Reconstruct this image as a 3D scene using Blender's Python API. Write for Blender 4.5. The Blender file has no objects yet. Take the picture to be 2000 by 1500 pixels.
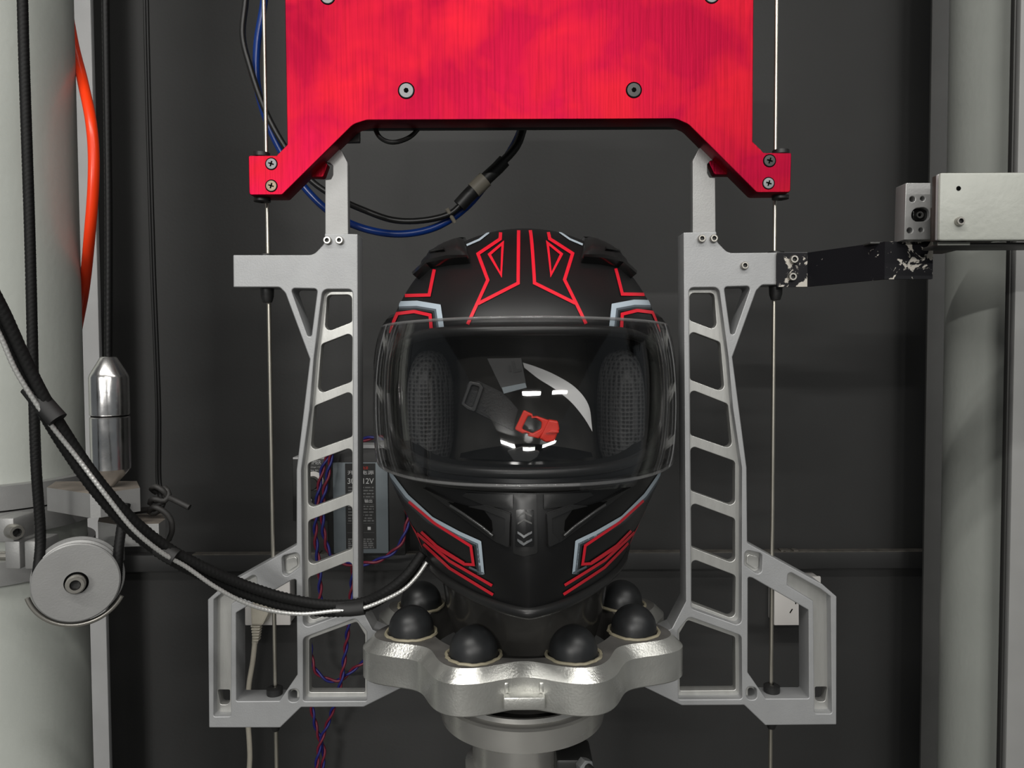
import bpy, bmesh, math, random
from mathutils import Vector, Matrix
from mathutils.bvhtree import BVHTree
from mathutils.geometry import delaunay_2d_cdt
PI = math.pi
random.seed(7)
S = bpy.context.scene
C = S.collection
# ------------------------------------------------------------------ camera
FPX = 1450.0
CAM = Vector((-0.0085, -0.70, 1.15))
cd = bpy.data.cameras.new('camera'); cam = bpy.data.objects.new('camera', cd); C.objects.link(cam)
cd.sensor_width = 36.0; cd.lens = FPX/2000*36.0; cd.clip_start = 0.01
RM = (Matrix.Rotation(math.radians(90-2.1), 3, 'X') @ Matrix.Rotation(math.radians(-0.28), 3, 'Z'))
cam.location = CAM; cam.rotation_euler = RM.to_euler()
S.camera = cam
# ------------------------------------------------------------------ world, lamps, exposure
w = bpy.data.worlds.new('world'); S.world = w; w.use_nodes = True
w.node_tree.nodes['Background'].inputs[0].default_value = (0.80, 0.86, 0.90, 1)
w.node_tree.nodes['Background'].inputs[1].default_value = 0.16
def lamp(name, loc, rot, sx, sy, watts, col=(1, 0.98, 0.94)):
    l = bpy.data.lights.new(name, 'AREA'); l.shape = 'RECTANGLE'; l.size = sx; l.size_y = sy; l.energy = watts; l.color = col
    o = bpy.data.objects.new(name, l); C.objects.link(o); o.location = loc; o.rotation_euler = rot; return o
for lx, pw in ((0.25, 24), (1.7, 15)):
    lamp('ceiling_light', (lx, -3.3, 2.55), (math.radians(25), 0, 0), 0.85, 0.06, pw)
for lx, pw in ((-0.75, 18), (0.30, 13), (1.35, 8)):
    lamp('ceiling_light', (lx, -1.15, 2.55), (math.radians(10), 0, 0), 0.9, 0.06, pw)
for lx, pw in ((-2.2, 175), (0.2, 36), (2.6, 24)):
    lamp('ceiling_light', (lx, -6.6, 2.55), (math.radians(40), 0, 0), 1.5, 0.09, pw)
S.view_settings.view_transform = 'Standard'; S.view_settings.look = 'None'
S.view_settings.gamma = 1.0; S.view_settings.use_curve_mapping = False
S.view_settings.exposure = -0.17

# ------------------------------------------------------------------ materials
def new_mat(name):
    m = bpy.data.materials.new(name); m.use_nodes = True
    return m, m.node_tree, m.node_tree.nodes['Principled BSDF']
def mat(name, col, rough=0.5, metal=0.0, var=0.0, vscale=30.0, bump=0.0, bscale=300.0, stretch=(1, 1, 1), spec=0.5, coat=0.0, rvar=0.0):
    m, nt, b = new_mat(name)
    b.inputs['Base Color'].default_value = (*col, 1); b.inputs['Roughness'].default_value = rough
    b.inputs['Metallic'].default_value = metal; b.inputs['Specular IOR Level'].default_value = spec
    if coat: b.inputs['Coat Weight'].default_value = coat; b.inputs['Coat Roughness'].default_value = 0.05
    tc = nt.nodes.new('ShaderNodeTexCoord'); mp = nt.nodes.new('ShaderNodeMapping'); mp.inputs['Scale'].default_value = stretch
    nt.links.new(tc.outputs['Object'], mp.inputs['Vector'])
    if var or rvar:
        n = nt.nodes.new('ShaderNodeTexNoise'); n.inputs['Scale'].default_value = vscale; n.inputs['Detail'].default_value = 6
        nt.links.new(mp.outputs[0], n.inputs['Vector'])
        if var:
            r = nt.nodes.new('ShaderNodeValToRGB'); e = r.color_ramp.elements
            e[0].position = 0.3; e[1].position = 0.72
            e[0].color = tuple(c*(1-var) for c in col)+(1,); e[1].color = tuple(min(1, c*(1+var)) for c in col)+(1,)
            nt.links.new(n.outputs[0], r.inputs[0]); nt.links.new(r.outputs[0], b.inputs['Base Color'])
        if rvar:
            mr = nt.nodes.new('ShaderNodeMapRange'); mr.inputs[1].default_value = 0.3; mr.inputs[2].default_value = 0.7
            mr.inputs[3].default_value = rough-rvar; mr.inputs[4].default_value = rough+rvar
            nt.links.new(n.outputs[0], mr.inputs[0]); nt.links.new(mr.outputs[0], b.inputs['Roughness'])
    if bump:
        n2 = nt.nodes.new('ShaderNodeTexNoise'); n2.inputs['Scale'].default_value = bscale; n2.inputs['Detail'].default_value = 4
        bp = nt.nodes.new('ShaderNodeBump'); bp.inputs['Strength'].default_value = bump; bp.inputs['Distance'].default_value = 0.001
        nt.links.new(mp.outputs[0], n2.inputs['Vector']); nt.links.new(n2.outputs[0], bp.inputs['Height'])
        nt.links.new(bp.outputs[0], b.inputs['Normal'])
    return m
M = {}
M['wall'] = mat('charcoal_wall_paint', (0.033, 0.033, 0.0325), 0.62, 0, 0.10, 6, 0.15, 250)
M['trim'] = mat('charcoal_trim_paint', (0.034, 0.034, 0.034), 0.55, 0, 0.10, 12)
M['dust'] = mat('dust', (0.13, 0.12, 0.105), 0.9, 0, 0.35, 60)
M['column'] = mat('pale_grey_enamel', (0.45, 0.47, 0.435), 0.38, 0, 0.04, 14, 0.25, 160)
M['post'] = mat('grey_post_paint', (0.55, 0.55, 0.55), 0.5, 0, 0.05, 20)
M['post_dark'] = mat('dull_grey_post_paint', (0.095, 0.095, 0.092), 0.55, 0, 0.08, 20)
M['rail'] = mat('dull_rail_paint', (0.24, 0.24, 0.235), 0.5, 0, 0.06, 20)
M['alu'] = mat('blasted_aluminium', (0.35, 0.355, 0.36), 0.52, 0.5, 0.05, 45, 0.12, 700)
M['alu_rung'] = mat('milled_aluminium', (0.48, 0.48, 0.46), 0.40, 0.72, 0.08, 40, 0.1, 500, stretch=(3, 1, 0.4))
M['alu_cast'] = mat('dull_cast_aluminium', (0.54, 0.54, 0.51), 0.32, 0.8, 0.10, 25, 0.22, 500, rvar=0.07)
M['alu_turned'] = mat('turned_aluminium', (0.54, 0.53, 0.50), 0.28, 0.75, 0.08, 18, rvar=0.08)
M['alu_polish'] = mat('polished_aluminium', (0.66, 0.65, 0.64), 0.22, 1.0, 0.06, 30, 0.25, 60, rvar=0.08)
M['alu_plate'] = mat('satin_aluminium', (0.31, 0.31, 0.305), 0.46, 0.5, 0.05, 40, 0.12, 700)
M['stained'] = mat('grey_stained_top', (0.135, 0.13, 0.122), 0.55, 0.25, 0.35, 30)
M['glue'] = mat('yellowed_glue', (0.30, 0.27, 0.19), 0.5, 0, 0.25, 80)
M['brown_dust'] = mat('brown_dusty_metal', (0.19, 0.165, 0.14), 0.6, 0.2, 0.35, 50)
M['steel'] = mat('bright_steel', (0.40, 0.385, 0.35), 0.30, 0.8)
M['wire'] = mat('guide_wire_steel', (0.56, 0.53, 0.46), 0.33, 1.0, 0.25, 60, stretch=(1, 1, 0.3))
M['zinc'] = mat('zinc_screw', (0.22, 0.225, 0.23), 0.45, 0.4)
M['brassy'] = mat('dulled_screw', (0.22, 0.17, 0.12), 0.4, 0.7)
M['hole'] = mat('dark_hole', (0.002, 0.002, 0.002), 0.9, spec=0.05)
M['black'] = mat('black_plastic', (0.010, 0.010, 0.010), 0.45)
M['rubber'] = mat('black_rubber', (0.016, 0.017, 0.018), 0.42, 0, 0.35, 50, 0.12, 90)
M['braid'] = mat('black_braided_sleeve', (0.004, 0.004, 0.004), 0.62, spec=0.3)
M['tape'] = mat('black_cloth_tape', (0.008, 0.008, 0.008), 0.6)
M['silver_braid'] = mat('silver_braid', (0.62, 0.62, 0.60), 0.35, 0.6)
M['cord'] = mat('black_cord', (0.004, 0.004, 0.004), 0.45, spec=0.25)
M['knot'] = mat('dusty_black_cord', (0.020, 0.019, 0.018), 0.6, 0, 0.4, 90)
M['orange'] = mat('orange_red_hose', (1.0, 0.050, 0.004), 0.3)
M['blue'] = mat('blue_hose', (0.0045, 0.032, 0.19), 0.24)
M['cable'] = mat('black_cable', (0.009, 0.009, 0.009), 0.35)
M['tie'] = mat('beige_tie', (0.22, 0.20, 0.16), 0.5)
M['red_wire'] = mat('red_wire', (0.17, 0.012, 0.030), 0.4)
M['blue_wire'] = mat('blue_wire', (0.016, 0.018, 0.16), 0.4)
M['white'] = mat('white_plastic', (0.80, 0.77, 0.74), 0.4)
M['beige'] = mat('beige_plastic', (0.58, 0.54, 0.45), 0.45, 0, 0.08, 60)
M['psu'] = mat('black_case', (0.012, 0.012, 0.012), 0.5)
M['psu_alu'] = mat('blue_grey_side_panel', (0.16, 0.185, 0.20), 0.45, 0.3)
M['label'] = mat('black_label', (0.009, 0.009, 0.009), 0.5)
M['ink'] = mat('white_print', (0.55, 0.55, 0.55), 0.5)
M['ink_dim'] = mat('grey_print', (0.13, 0.13, 0.13), 0.5)
M['ink_red'] = mat('red_print', (0.45, 0.03, 0.015), 0.5)
M['shell'] = mat('matt_black_shell', (0.0055, 0.0055, 0.0058), 0.42, spec=0.4)
M['gloss'] = mat('gloss_black', (0.006, 0.006, 0.006), 0.16)
M['semi'] = mat('satin_black', (0.010, 0.010, 0.010), 0.38)
M['red_line'] = mat('red_graphic', (0.72, 0.010, 0.028), 0.42)
M['pale'] = mat('pale_blue_grey_graphic', (0.44, 0.52, 0.585), 0.42)
M['pale_mid'] = mat('slate_graphic', (0.095, 0.115, 0.135), 0.42)
M['pale_low'] = mat('dark_slate_graphic', (0.024, 0.028, 0.032), 0.42)
M['foam'] = mat('black_lining', (0.003, 0.003, 0.003), 0.9, 0, 0.3, 80, spec=0.1)
M['headform'] = mat('dark_glossy_headform', (0.030, 0.029, 0.027), 0.14, 0, 0.5, 14, spec=0.28)
M['web'] = mat('black_webbing', (0.006, 0.006, 0.006), 0.7, 0, 0.5, 400, 0.6, 700)
M['buckle'] = mat('red_buckle', (0.62, 0.020, 0.006), 0.4)
M['card_dark'] = mat('dark_card', (0.022, 0.022, 0.022), 0.5)
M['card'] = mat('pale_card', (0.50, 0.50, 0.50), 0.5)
M['case'] = mat('grey_hammered_enamel', (0.38, 0.39, 0.355), 0.42, 0, 0.05, 40, 0.45, 180)
M['case_side'] = mat('brown_grey_case_side', (0.07, 0.055, 0.048), 0.5)
M['dark_grey'] = mat('dark_grey_metal', (0.05, 0.05, 0.048), 0.45, 0.3)
M['ridge'] = mat('glossy_ridge', (0.03, 0.03, 0.03), 0.2, spec=0.8)
M['chrome'] = mat('chrome_emblem', (0.5, 0.5, 0.5), 0.18, 1.0)
def mesh_fabric():
    m, nt, b = new_mat('black_mesh_fabric')
    tc = nt.nodes.new('ShaderNodeTexCoord'); v = nt.nodes.new('ShaderNodeTexVoronoi'); v.inputs['Scale'].default_value = 290
    v.inputs['Randomness'].default_value = 0.15
    r = nt.nodes.new('ShaderNodeValToRGB'); e = r.color_ramp.elements
    e[0].position = 0.30; e[0].color = (0.002, 0.002, 0.002, 1); e[1].position = 0.5; e[1].color = (0.040, 0.040, 0.040, 1)
    nt.links.new(tc.outputs['Object'], v.inputs['Vector']); nt.links.new(v.outputs['Distance'], r.inputs[0])
    nt.links.new(r.outputs[0], b.inputs['Base Color']); b.inputs['Roughness'].default_value = 0.7
    bp = nt.nodes.new('ShaderNodeBump'); bp.inputs['Distance'].default_value = 0.001
    nt.links.new(v.outputs['Distance'], bp.inputs['Height']); nt.links.new(bp.outputs[0], b.inputs['Normal'])
    return m
M['mesh'] = mesh_fabric()
def chipped(name, lo, hi):
    m, nt, b = new_mat(name)
    tc = nt.nodes.new('ShaderNodeTexCoord'); n = nt.nodes.new('ShaderNodeTexNoise'); n.inputs['Scale'].default_value = 85
    n.inputs['Detail'].default_value = 5; n.inputs['Roughness'].default_value = 0.62; n.inputs['Distortion'].default_value = 0.6
    r = nt.nodes.new('ShaderNodeValToRGB'); e = r.color_ramp.elements
    e[0].position = lo; e[0].color = (0, 0, 0, 1); e[1].position = hi; e[1].color = (1, 1, 1, 1)
    nt.links.new(tc.outputs['Object'], n.inputs['Vector']); nt.links.new(n.outputs[0], r.inputs[0])
    mx = nt.nodes.new('ShaderNodeMix'); mx.data_type = 'RGBA'
    mx.inputs[6].default_value = (0.007, 0.007, 0.009, 1); mx.inputs[7].default_value = (0.50, 0.47, 0.42, 1)
    nt.links.new(r.outputs[0], mx.inputs[0]); nt.links.new(mx.outputs[2], b.inputs['Base Color'])
    b.inputs['Roughness'].default_value = 0.5; b.inputs['Specular IOR Level'].default_value = 0.2
    return m
M['chip'] = chipped('chipped_black_paint', 0.535, 0.56)
M['chip_few'] = chipped('slightly_chipped_black_paint', 0.66, 0.68)
def red_anodised():
    m, nt, b = new_mat('red_anodised_brushed_metal')
    tc = nt.nodes.new('ShaderNodeTexCoord')
    mp = nt.nodes.new('ShaderNodeMapping'); mp.inputs['Scale'].default_value = (1, 1, 0.03)
    n1 = nt.nodes.new('ShaderNodeTexNoise'); n1.inputs['Scale'].default_value = 500; n1.inputs['Detail'].default_value = 5
    n2 = nt.nodes.new('ShaderNodeTexNoise'); n2.inputs['Scale'].default_value = 17; n2.inputs['Detail'].default_value = 3; n2.inputs['Distortion'].default_value = 0.4
    nt.links.new(tc.outputs['Object'], mp.inputs[0]); nt.links.new(mp.outputs[0], n1.inputs['Vector']); nt.links.new(tc.outputs['Object'], n2.inputs['Vector'])
    r2 = nt.nodes.new('ShaderNodeValToRGB'); e = r2.color_ramp.elements
    e[0].position = 0.42; e[0].color = (0.255, 0.0018, 0.021, 1); e[1].position = 0.68; e[1].color = (0.42, 0.008, 0.021, 1)
    nt.links.new(n2.outputs[0], r2.inputs[0])
    mx = nt.nodes.new('ShaderNodeMix'); mx.data_type = 'RGBA'; mx.blend_type = 'MULTIPLY'; mx.inputs[0].default_value = 0.45
    r1 = nt.nodes.new('ShaderNodeValToRGB'); r1.color_ramp.elements[0].position = 0.32; r1.color_ramp.elements[1].position = 0.55
    r1.color_ramp.elements[0].color = (0.55, 0.55, 0.55, 1)
    nt.links.new(n1.outputs[0], r1.inputs[0]); nt.links.new(r2.outputs[0], mx.inputs[6]); nt.links.new(r1.outputs[0], mx.inputs[7])
    nt.links.new(mx.outputs[2], b.inputs['Base Color'])
    b.inputs['Metallic'].default_value = 0.93; b.inputs['Roughness'].default_value = 0.38
    mr = nt.nodes.new('ShaderNodeMapRange'); mr.inputs[1].default_value = 0.35; mr.inputs[2].default_value = 0.7
    mr.inputs[3].default_value = 0.33; mr.inputs[4].default_value = 0.46
    nt.links.new(n2.outputs[0], mr.inputs[0]); nt.links.new(mr.outputs[0], b.inputs['Roughness'])
    bp = nt.nodes.new('ShaderNodeBump'); bp.inputs['Strength'].default_value = 0.25; bp.inputs['Distance'].default_value = 0.0006
    nt.links.new(n1.outputs[0], bp.inputs['Height']); nt.links.new(bp.outputs[0], b.inputs['Normal'])
    return m
M['red'] = red_anodised()
def clear_visor():
    m = bpy.data.materials.new('clear_visor'); m.use_nodes = True; nt = m.node_tree; nt.nodes.clear()
    o = nt.nodes.new('ShaderNodeOutputMaterial'); mx = nt.nodes.new('ShaderNodeMixShader')
    t = nt.nodes.new('ShaderNodeBsdfTransparent'); g = nt.nodes.new('ShaderNodeBsdfGlossy'); f = nt.nodes.new('ShaderNodeFresnel')
    t.inputs[0].default_value = (0.93, 0.93, 0.93, 1); g.inputs['Roughness'].default_value = 0.02; f.inputs[0].default_value = 1.5
    ge = nt.nodes.new('ShaderNodeNewGeometry'); ma = nt.nodes.new('ShaderNodeMath'); ma.operation = 'MULTIPLY_ADD'
    ma.inputs[1].default_value = 1/1.5-1.5; ma.inputs[2].default_value = 1.5
    nt.links.new(ge.outputs['Backfacing'], ma.inputs[0]); nt.links.new(ma.outputs[0], f.inputs[0])
    nt.links.new(f.outputs[0], mx.inputs[0]); nt.links.new(t.outputs[0], mx.inputs[1]); nt.links.new(g.outputs[0], mx.inputs[2])
    nt.links.new(mx.outputs[0], o.inputs[0]); return m
M['visor'] = clear_visor()
def edge_glass():
    m = bpy.data.materials.new('clear_visor_edge'); m.use_nodes = True; nt = m.node_tree; p = nt.nodes['Principled BSDF']
    p.inputs['Base Color'].default_value = (0.22, 0.22, 0.22, 1); p.inputs['Roughness'].default_value = 0.12; p.inputs['Specular IOR Level'].default_value = 0.8
    t = nt.nodes.new('ShaderNodeBsdfTransparent'); mx = nt.nodes.new('ShaderNodeMixShader'); mx.inputs[0].default_value = 0.5
    nt.links.new(t.outputs[0], mx.inputs[1]); nt.links.new(p.outputs[0], mx.inputs[2]); nt.links.new(mx.outputs[0], nt.nodes['Material Output'].inputs[0])
    return m
M['rimglass'] = edge_glass()

# ------------------------------------------------------------------ geometry helpers
def P(px, py, d):
    """the point at depth d (metres in front of the camera along +Y) seen at pixel (px, py)"""
    v = RM @ Vector(((px-1000)/FPX, (750-py)/FPX, -1.0))
    return CAM + v*(d/v.y)
def wloc(o):
    l = Vector((0, 0, 0))
    while o is not None:
        l += o.location; o = o.parent
    return l
def tag(o, label=None, cat=None, group=None, kind=None):
    if label: o['label'] = label
    if cat: o['category'] = cat
    if group: o['group'] = group
    if kind: o['kind'] = kind
    return o
def thing(name, loc, label, cat, group=None):
    o = bpy.data.objects.new(name, None); C.objects.link(o); o.location = loc; o.empty_display_size = 0.03
    return tag(o, label, cat, group)
class MB:
    def __init__(s): s.bm = bmesh.new()
    def raw(s, vs, fs, mi=0):
        bv = [s.bm.verts.new(v) for v in vs]; out = []
        for f in fs:
            try:
                fc = s.bm.faces.new([bv[i] for i in f]); fc.material_index = mi; out.append(fc)
            except ValueError: pass
        return bv, out
    def add_mesh(s, me, mtx, mi=0):
        vs = [mtx @ v.co for v in me.vertices]
        s.raw(vs, [list(p.vertices) for p in me.polygons], mi); return s
    def box(s, lo, hi, bev=0.0, mi=0, mtx=None, seg=2):
        b2 = bmesh.new(); bmesh.ops.create_cube(b2, size=1.0)
        lo = Vector(lo); hi = Vector(hi)
        for v in b2.verts: v.co = Vector([(lo[i]+hi[i])/2 + v.co[i]*(hi[i]-lo[i]) for i in range(3)])
        if bev: bmesh.ops.bevel(b2, geom=b2.edges[:], offset=bev, segments=seg, profile=0.5, affect='EDGES')
        b2.verts.ensure_lookup_table(); b2.verts.index_update()
        vs = [v.co.copy() for v in b2.verts]
        if mtx: vs = [mtx @ v for v in vs]
        s.raw(vs, [[v.index for v in f.verts] for f in b2.faces], mi); b2.free(); return s
    def pbox(s, x0, y0, x1, y1, d, t, bev=0.0, mi=0):
        a = P(x0, y1, d); b = P(x1, y0, d)
        return s.box((min(a.x, b.x), a.y, min(a.z, b.z)), (max(a.x, b.x), a.y+t, max(a.z, b.z)), bev, mi)
    def lathe(s, prof, org, axis=(0, 0, 1), n=48, mi=0, a0=0.0, a1=2*PI, mis=None):
        """prof: (radius, height) list, revolved about axis through org"""
        ax = Vector(axis).normalized(); u = ax.orthogonal().normalized(); v = ax.cross(u); org = Vector(org)
        full = abs(a1-a0-2*PI) < 1e-6; k = n if full else n+1
        vs = []; fs = []; m_of = []
        for r, h in prof:
            for i in range(k):
                a = a0+(a1-a0)*i/n
                vs.append(org+ax*h+(u*math.cos(a)+v*math.sin(a))*max(r, 1e-6))
        for j in range(len(prof)-1):
            for i in range(n):
                i2 = (i+1) % k
                fs.append((j*k+i, j*k+i2, (j+1)*k+i2, (j+1)*k+i)); m_of.append(mis[j] if mis else mi)
        bv, out = s.raw(vs, fs, mi)
        for f, m in zip(out, m_of): f.material_index = m
        return s
    def tube(s, pts, r, n=10, mi=0, step=None, braid=None, smooth=True, caps=True, flat=1.0):
        pts = [Vector(p) for p in pts]
        if smooth: pts = spline(pts, step or r*1.2)
        elif step: pts = resample(pts, step)
        m = len(pts); tang = []
        for i in range(m):
            t = pts[min(i+1, m-1)]-pts[max(i-1, 0)]; tang.append(t.normalized() if t.length > 1e-9 else Vector((0, 0, 1)))
        nrm = tang[0].orthogonal().normalized(); vs = []; fs = []; L = 0
        for i in range(m):
            if i: L += (pts[i]-pts[i-1]).length
            nrm = (nrm - tang[i]*nrm.dot(tang[i])).normalized(); bn = tang[i].cross(nrm)
            rr = r(i/(m-1)) if callable(r) else r
            for k in range(n):
                a = 2*PI*k/n; q = rr
                if braid:
                    amp, pitch, turns = braid
                    q = rr*(1+amp*max(math.sin(2*PI*L/pitch+turns*a), math.sin(2*PI*L/pitch-turns*a)))
                vs.append(pts[i]+nrm*math.cos(a)*q+bn*math.sin(a)*q*flat)
        for i in range(m-1):
            for k in range(n): fs.append((i*n+k, i*n+(k+1) % n, (i+1)*n+(k+1) % n, (i+1)*n+k))
        if caps: fs.append(tuple(range(n-1, -1, -1))); fs.append(tuple((m-1)*n+k for k in range(n)))
        s.raw(vs, fs, mi); return s
    def build(s, name, mats, parent=None, base=None, angle=35, smooth=True):
        bmesh.ops.recalc_face_normals(s.bm, faces=s.bm.faces[:]) if getattr(s, 'recalc', True) else None
        me = bpy.data.meshes.new(name); s.bm.to_mesh(me); s.bm.free()
        for m in (mats if isinstance(mats, (list, tuple)) else [mats]): me.materials.append(m)
        if smooth:
            me.polygons.foreach_set('use_smooth', [True]*len(me.polygons))
            if angle: me.set_sharp_from_angle(angle=math.radians(angle))
        o = bpy.data.objects.new(name, me); C.objects.link(o)
        if parent is not None:
            off = wloc(parent); o.parent = parent; org = off
            if base is None:
                me.transform(Matrix.Translation(-off)); return o
        xs = [v.co for v in me.vertices]
        bs = Vector(((min(v.x for v in xs)+max(v.x for v in xs))/2, (min(v.y for v in xs)+max(v.y for v in xs))/2, min(v.z for v in xs)))
        me.transform(Matrix.Translation(-bs)); o.location = bs - (wloc(parent) if parent is not None else Vector((0, 0, 0)))
        return o
def spline(pts, step):
    out = []; n = len(pts)
    for i in range(n-1):
        p0 = pts[i-1] if i else pts[0]*2-pts[1]; p1 = pts[i]; p2 = pts[i+1]; p3 = pts[i+2] if i+2 < n else pts[-1]*2-pts[-2]
        a = max((p1-p0).length, 1e-6)**.5; b = max((p2-p1).length, 1e-6)**.5; c = max((p3-p2).length, 1e-6)**.5
        m1 = (p1-p0)/a-(p2-p0)/(a+b)+(p2-p1)/b; m2 = (p2-p1)/b-(p3-p1)/(b+c)+(p3-p2)/c
        m1 = m1*b; m2 = m2*b
        k = max(2, int((p2-p1).length/step))
        for j in range(k):
            t = j/k
            out.append(p1*(2*t**3-3*t*t+1)+m1*(t**3-2*t*t+t)+p2*(-2*t**3+3*t*t)+m2*(t**3-t*t))
    out.append(pts[-1]); return out
def resample(pts, step):
    out = []
    for a, b in zip(pts[:-1], pts[1:]):
        k = max(1, int((b-a).length/step))
        out += [a.lerp(b, j/k) for j in range(k)]
    return out+[pts[-1]]
def fillet(pts, r0=0.0, seg=5):
    out = []; n = len(pts)
    for i in range(n):
        p = Vector(pts[i][:2]); r = pts[i][2] if len(pts[i]) > 2 else r0
        a = Vector(pts[i-1][:2])-p; b = Vector(pts[(i+1) % n][:2])-p
        if r <= 0: out.append(p); continue
        la, lb = a.length, b.length; a = a/la; b = b/lb
        ang = math.acos(max(-1, min(1, a.dot(b))))
        if ang > PI-0.03: out.append(p); continue
        tl = min(r/math.tan(ang/2), la*0.48, lb*0.48); r = tl*math.tan(ang/2)
        c = p+(a+b).normalized()*(r/math.sin(ang/2))
        q0 = p+a*tl-c; q1 = p+b*tl-c
        s0 = math.atan2(q0.y, q0.x); s1 = math.atan2(q1.y, q1.x); dlt = (s1-s0+PI) % (2*PI)-PI
        for k in range(seg+1):
            t = s0+dlt*k/seg; out.append(c+Vector((math.cos(t), math.sin(t)))*r)
    return out
def area(p): return sum(p[i-1].x*p[i].y-p[i].x*p[i-1].y for i in range(len(p)))/2
def curve_plate(mb, loops, Y, t, bev, mi=0):
    """loops of (x, z) vectors, the first the outline and the rest holes; front face at Y, thickness t backwards"""
    cu = bpy.data.curves.new('tmp', 'CURVE'); cu.dimensions = '2D'; cu.fill_mode = 'BOTH'
    cu.extrude = t/2-bev; cu.bevel_depth = bev; cu.bevel_resolution = 1; cu.offset = -bev
    for k, lp in enumerate(loops):
        if (area(lp) > 0) != (k == 0): lp = lp[::-1]
        sp = cu.splines.new('POLY'); sp.points.add(len(lp)-1); sp.use_cyclic_u = True
        for q, v in zip(sp.points, lp): q.co = (v.x, v.y, 0, 1)
    ob = bpy.data.objects.new('tmp', cu); C.objects.link(ob)
    me = bpy.data.meshes.new_from_object(ob.evaluated_get(bpy.context.evaluated_depsgraph_get()))
    mtx = Matrix.Translation((0, Y+t/2, 0)) @ Matrix.Rotation(PI/2, 4, 'X')
    mb.add_mesh(me, mtx, mi)
    bpy.data.objects.remove(ob); bpy.data.curves.remove(cu); bpy.data.meshes.remove(me)
def px_loop(pts, d, r=0.0, mirror=False):
    out = []
    for p in fillet(pts, r):
        w_ = P(p.x, p.y, d); out.append(Vector((-w_.x if mirror else w_.x, w_.z)))
    return out
def plate(mb, outer, holes, d, t, bev=0.0008, r=0.0, mi=0, mirror=False):
    curve_plate(mb, [px_loop(outer, d, r, mirror)]+[px_loop(h, d, 0, mirror) for h in holes], CAM.y+d, t, bev, mi)
def text(mb, s, x0, y0, x1, y1, d, mi=0):
    """flat lettering filling the pixel box at depth d"""
    cu = bpy.data.curves.new('tmp', 'FONT'); cu.body = s; cu.extrude = 0.0002
    ob = bpy.data.objects.new('tmp', cu); C.objects.link(ob)
    me = bpy.data.meshes.new_from_object(ob.evaluated_get(bpy.context.evaluated_depsgraph_get()))
    if len(me.vertices):
        xs = [v.co.x for v in me.vertices]; ys = [v.co.y for v in me.vertices]
        a = P(x0, y1, d); b = P(x1, y0, d)
        sx = (b.x-a.x)/(max(xs)-min(xs)); sy = (b.z-a.z)/(max(ys)-min(ys))
        vs = [Vector((a.x+(v.co.x-min(xs))*sx, a.y-v.co.z, a.z+(v.co.y-min(ys))*sy)) for v in me.vertices]
        mb.raw(vs, [list(p.vertices) for p in me.polygons], mi)
    bpy.data.objects.remove(ob); bpy.data.curves.remove(cu); bpy.data.meshes.remove(me)
def ang(px, py, d): return P(px, py, d)
def socket_screw(parent, px, py, d, rpx, name='cap_screw', mt='steel', label=None, axis=(0, -1, 0), world=None, h=None):
    c = world or P(px, py, d); r = rpx*d/FPX; h = h or r*1.1
    mb = MB()
    mb.lathe([(r*0.98, -0.001), (r, h*0.1), (r, h*0.8), (r*0.86, h), (r*0.55, h)], c, axis, 24)
    mb.lathe([(r*0.55, h), (r*0.55, h*0.35), (0, h*0.3)], c, axis, 6, mi=1)
    o = mb.build(name, [M[mt], M['dark_grey']], parent)
    if label: o['label'] = label
    return o
def flat_screw(parent, px, py, d, rpx, kind='cross', mt='zinc', name='screw', label=None, sunk=0.0):
    """countersunk screw set just proud of a face at depth d"""
    c = P(px, py, d); r = rpx*d/FPX; mb = MB(); y = c.y
    mb.lathe([(r*1.18, -0.0002), (r*1.12, 0.0004), (r*1.0, 0.0001)], c, (0, -1, 0), 28, mi=1)
    mb.lathe([(r*1.0, 0.0001), (r*0.94, 0.0007), (r*0.5, 0.0009), (0, 0.0009)], c, (0, -1, 0), 28)
    if kind == 'cross':
        for a in (0.3, 0.3+PI/2):
            m4 = Matrix.Translation(c) @ Matrix.Rotation(a, 4, 'Y')
            mb.box((-r*0.5, -0.0014, -r*0.11), (r*0.5, -0.0002, r*0.11), mi=1, mtx=m4)
    else:
        mb.lathe([(r*0.36, 0.0008), (r*0.36, 0.0012), (0, 0.0012)], c, (0, -1, 0), 6, mi=1)
    o = mb.build(name, [M[mt], M['hole']], parent)
    if label: o['label'] = label
    return o

# ------------------------------------------------------------------ the setting
WD = 1.26                                  # depth of the wall behind the rig
WY = CAM.y+WD
o = MB().box((-2.2, WY, 0), (2.2, WY+0.1, 2.75)).build('wall_back', M['wall'], smooth=False); tag(o, kind='structure')
o = MB().box((-3.2, -8.0, -0.05), (3.2, WY+0.1, 0)).build('floor', mat('grey_floor', (0.12, 0.12, 0.115), 0.6, 0, 0.1, 8), smooth=False); tag(o, kind='structure')
o = MB().box((-3.2, -8.0, 2.75), (3.2, WY+0.1, 2.8)).build('ceiling', mat('white_ceiling', (0.5, 0.5, 0.5), 0.8), smooth=False); tag(o, kind='structure')
zt = P(1600, 1078, WD-0.02).z; zb = P(1600, 1112, WD-0.02).z
mb = MB().box((-2.2, WY-0.02, zb), (2.2, WY+0.01, zt), 0.003)
random.seed(3)
mb.box((-0.55, WY-0.0195, zt-0.0008), (0.75, WY-0.002, zt+0.0005), 0.0003, mi=1, seg=1)
for k in range(10):                         # thicker dust lying along the ledge
    x = random.choice((0.40, 0.46, -0.36, -0.33, 0.10, 0.43))+random.uniform(-0.03, 0.03); l = random.uniform(0.006, 0.022)
    mb.box((x, WY-0.0190, zt), (x+l, WY-0.004, zt+random.uniform(0.001, 0.003)), 0.0008, mi=1, seg=2)
o = mb.build('trim_1', [M['trim'], M['dust']]); tag(o, kind='structure')

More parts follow.
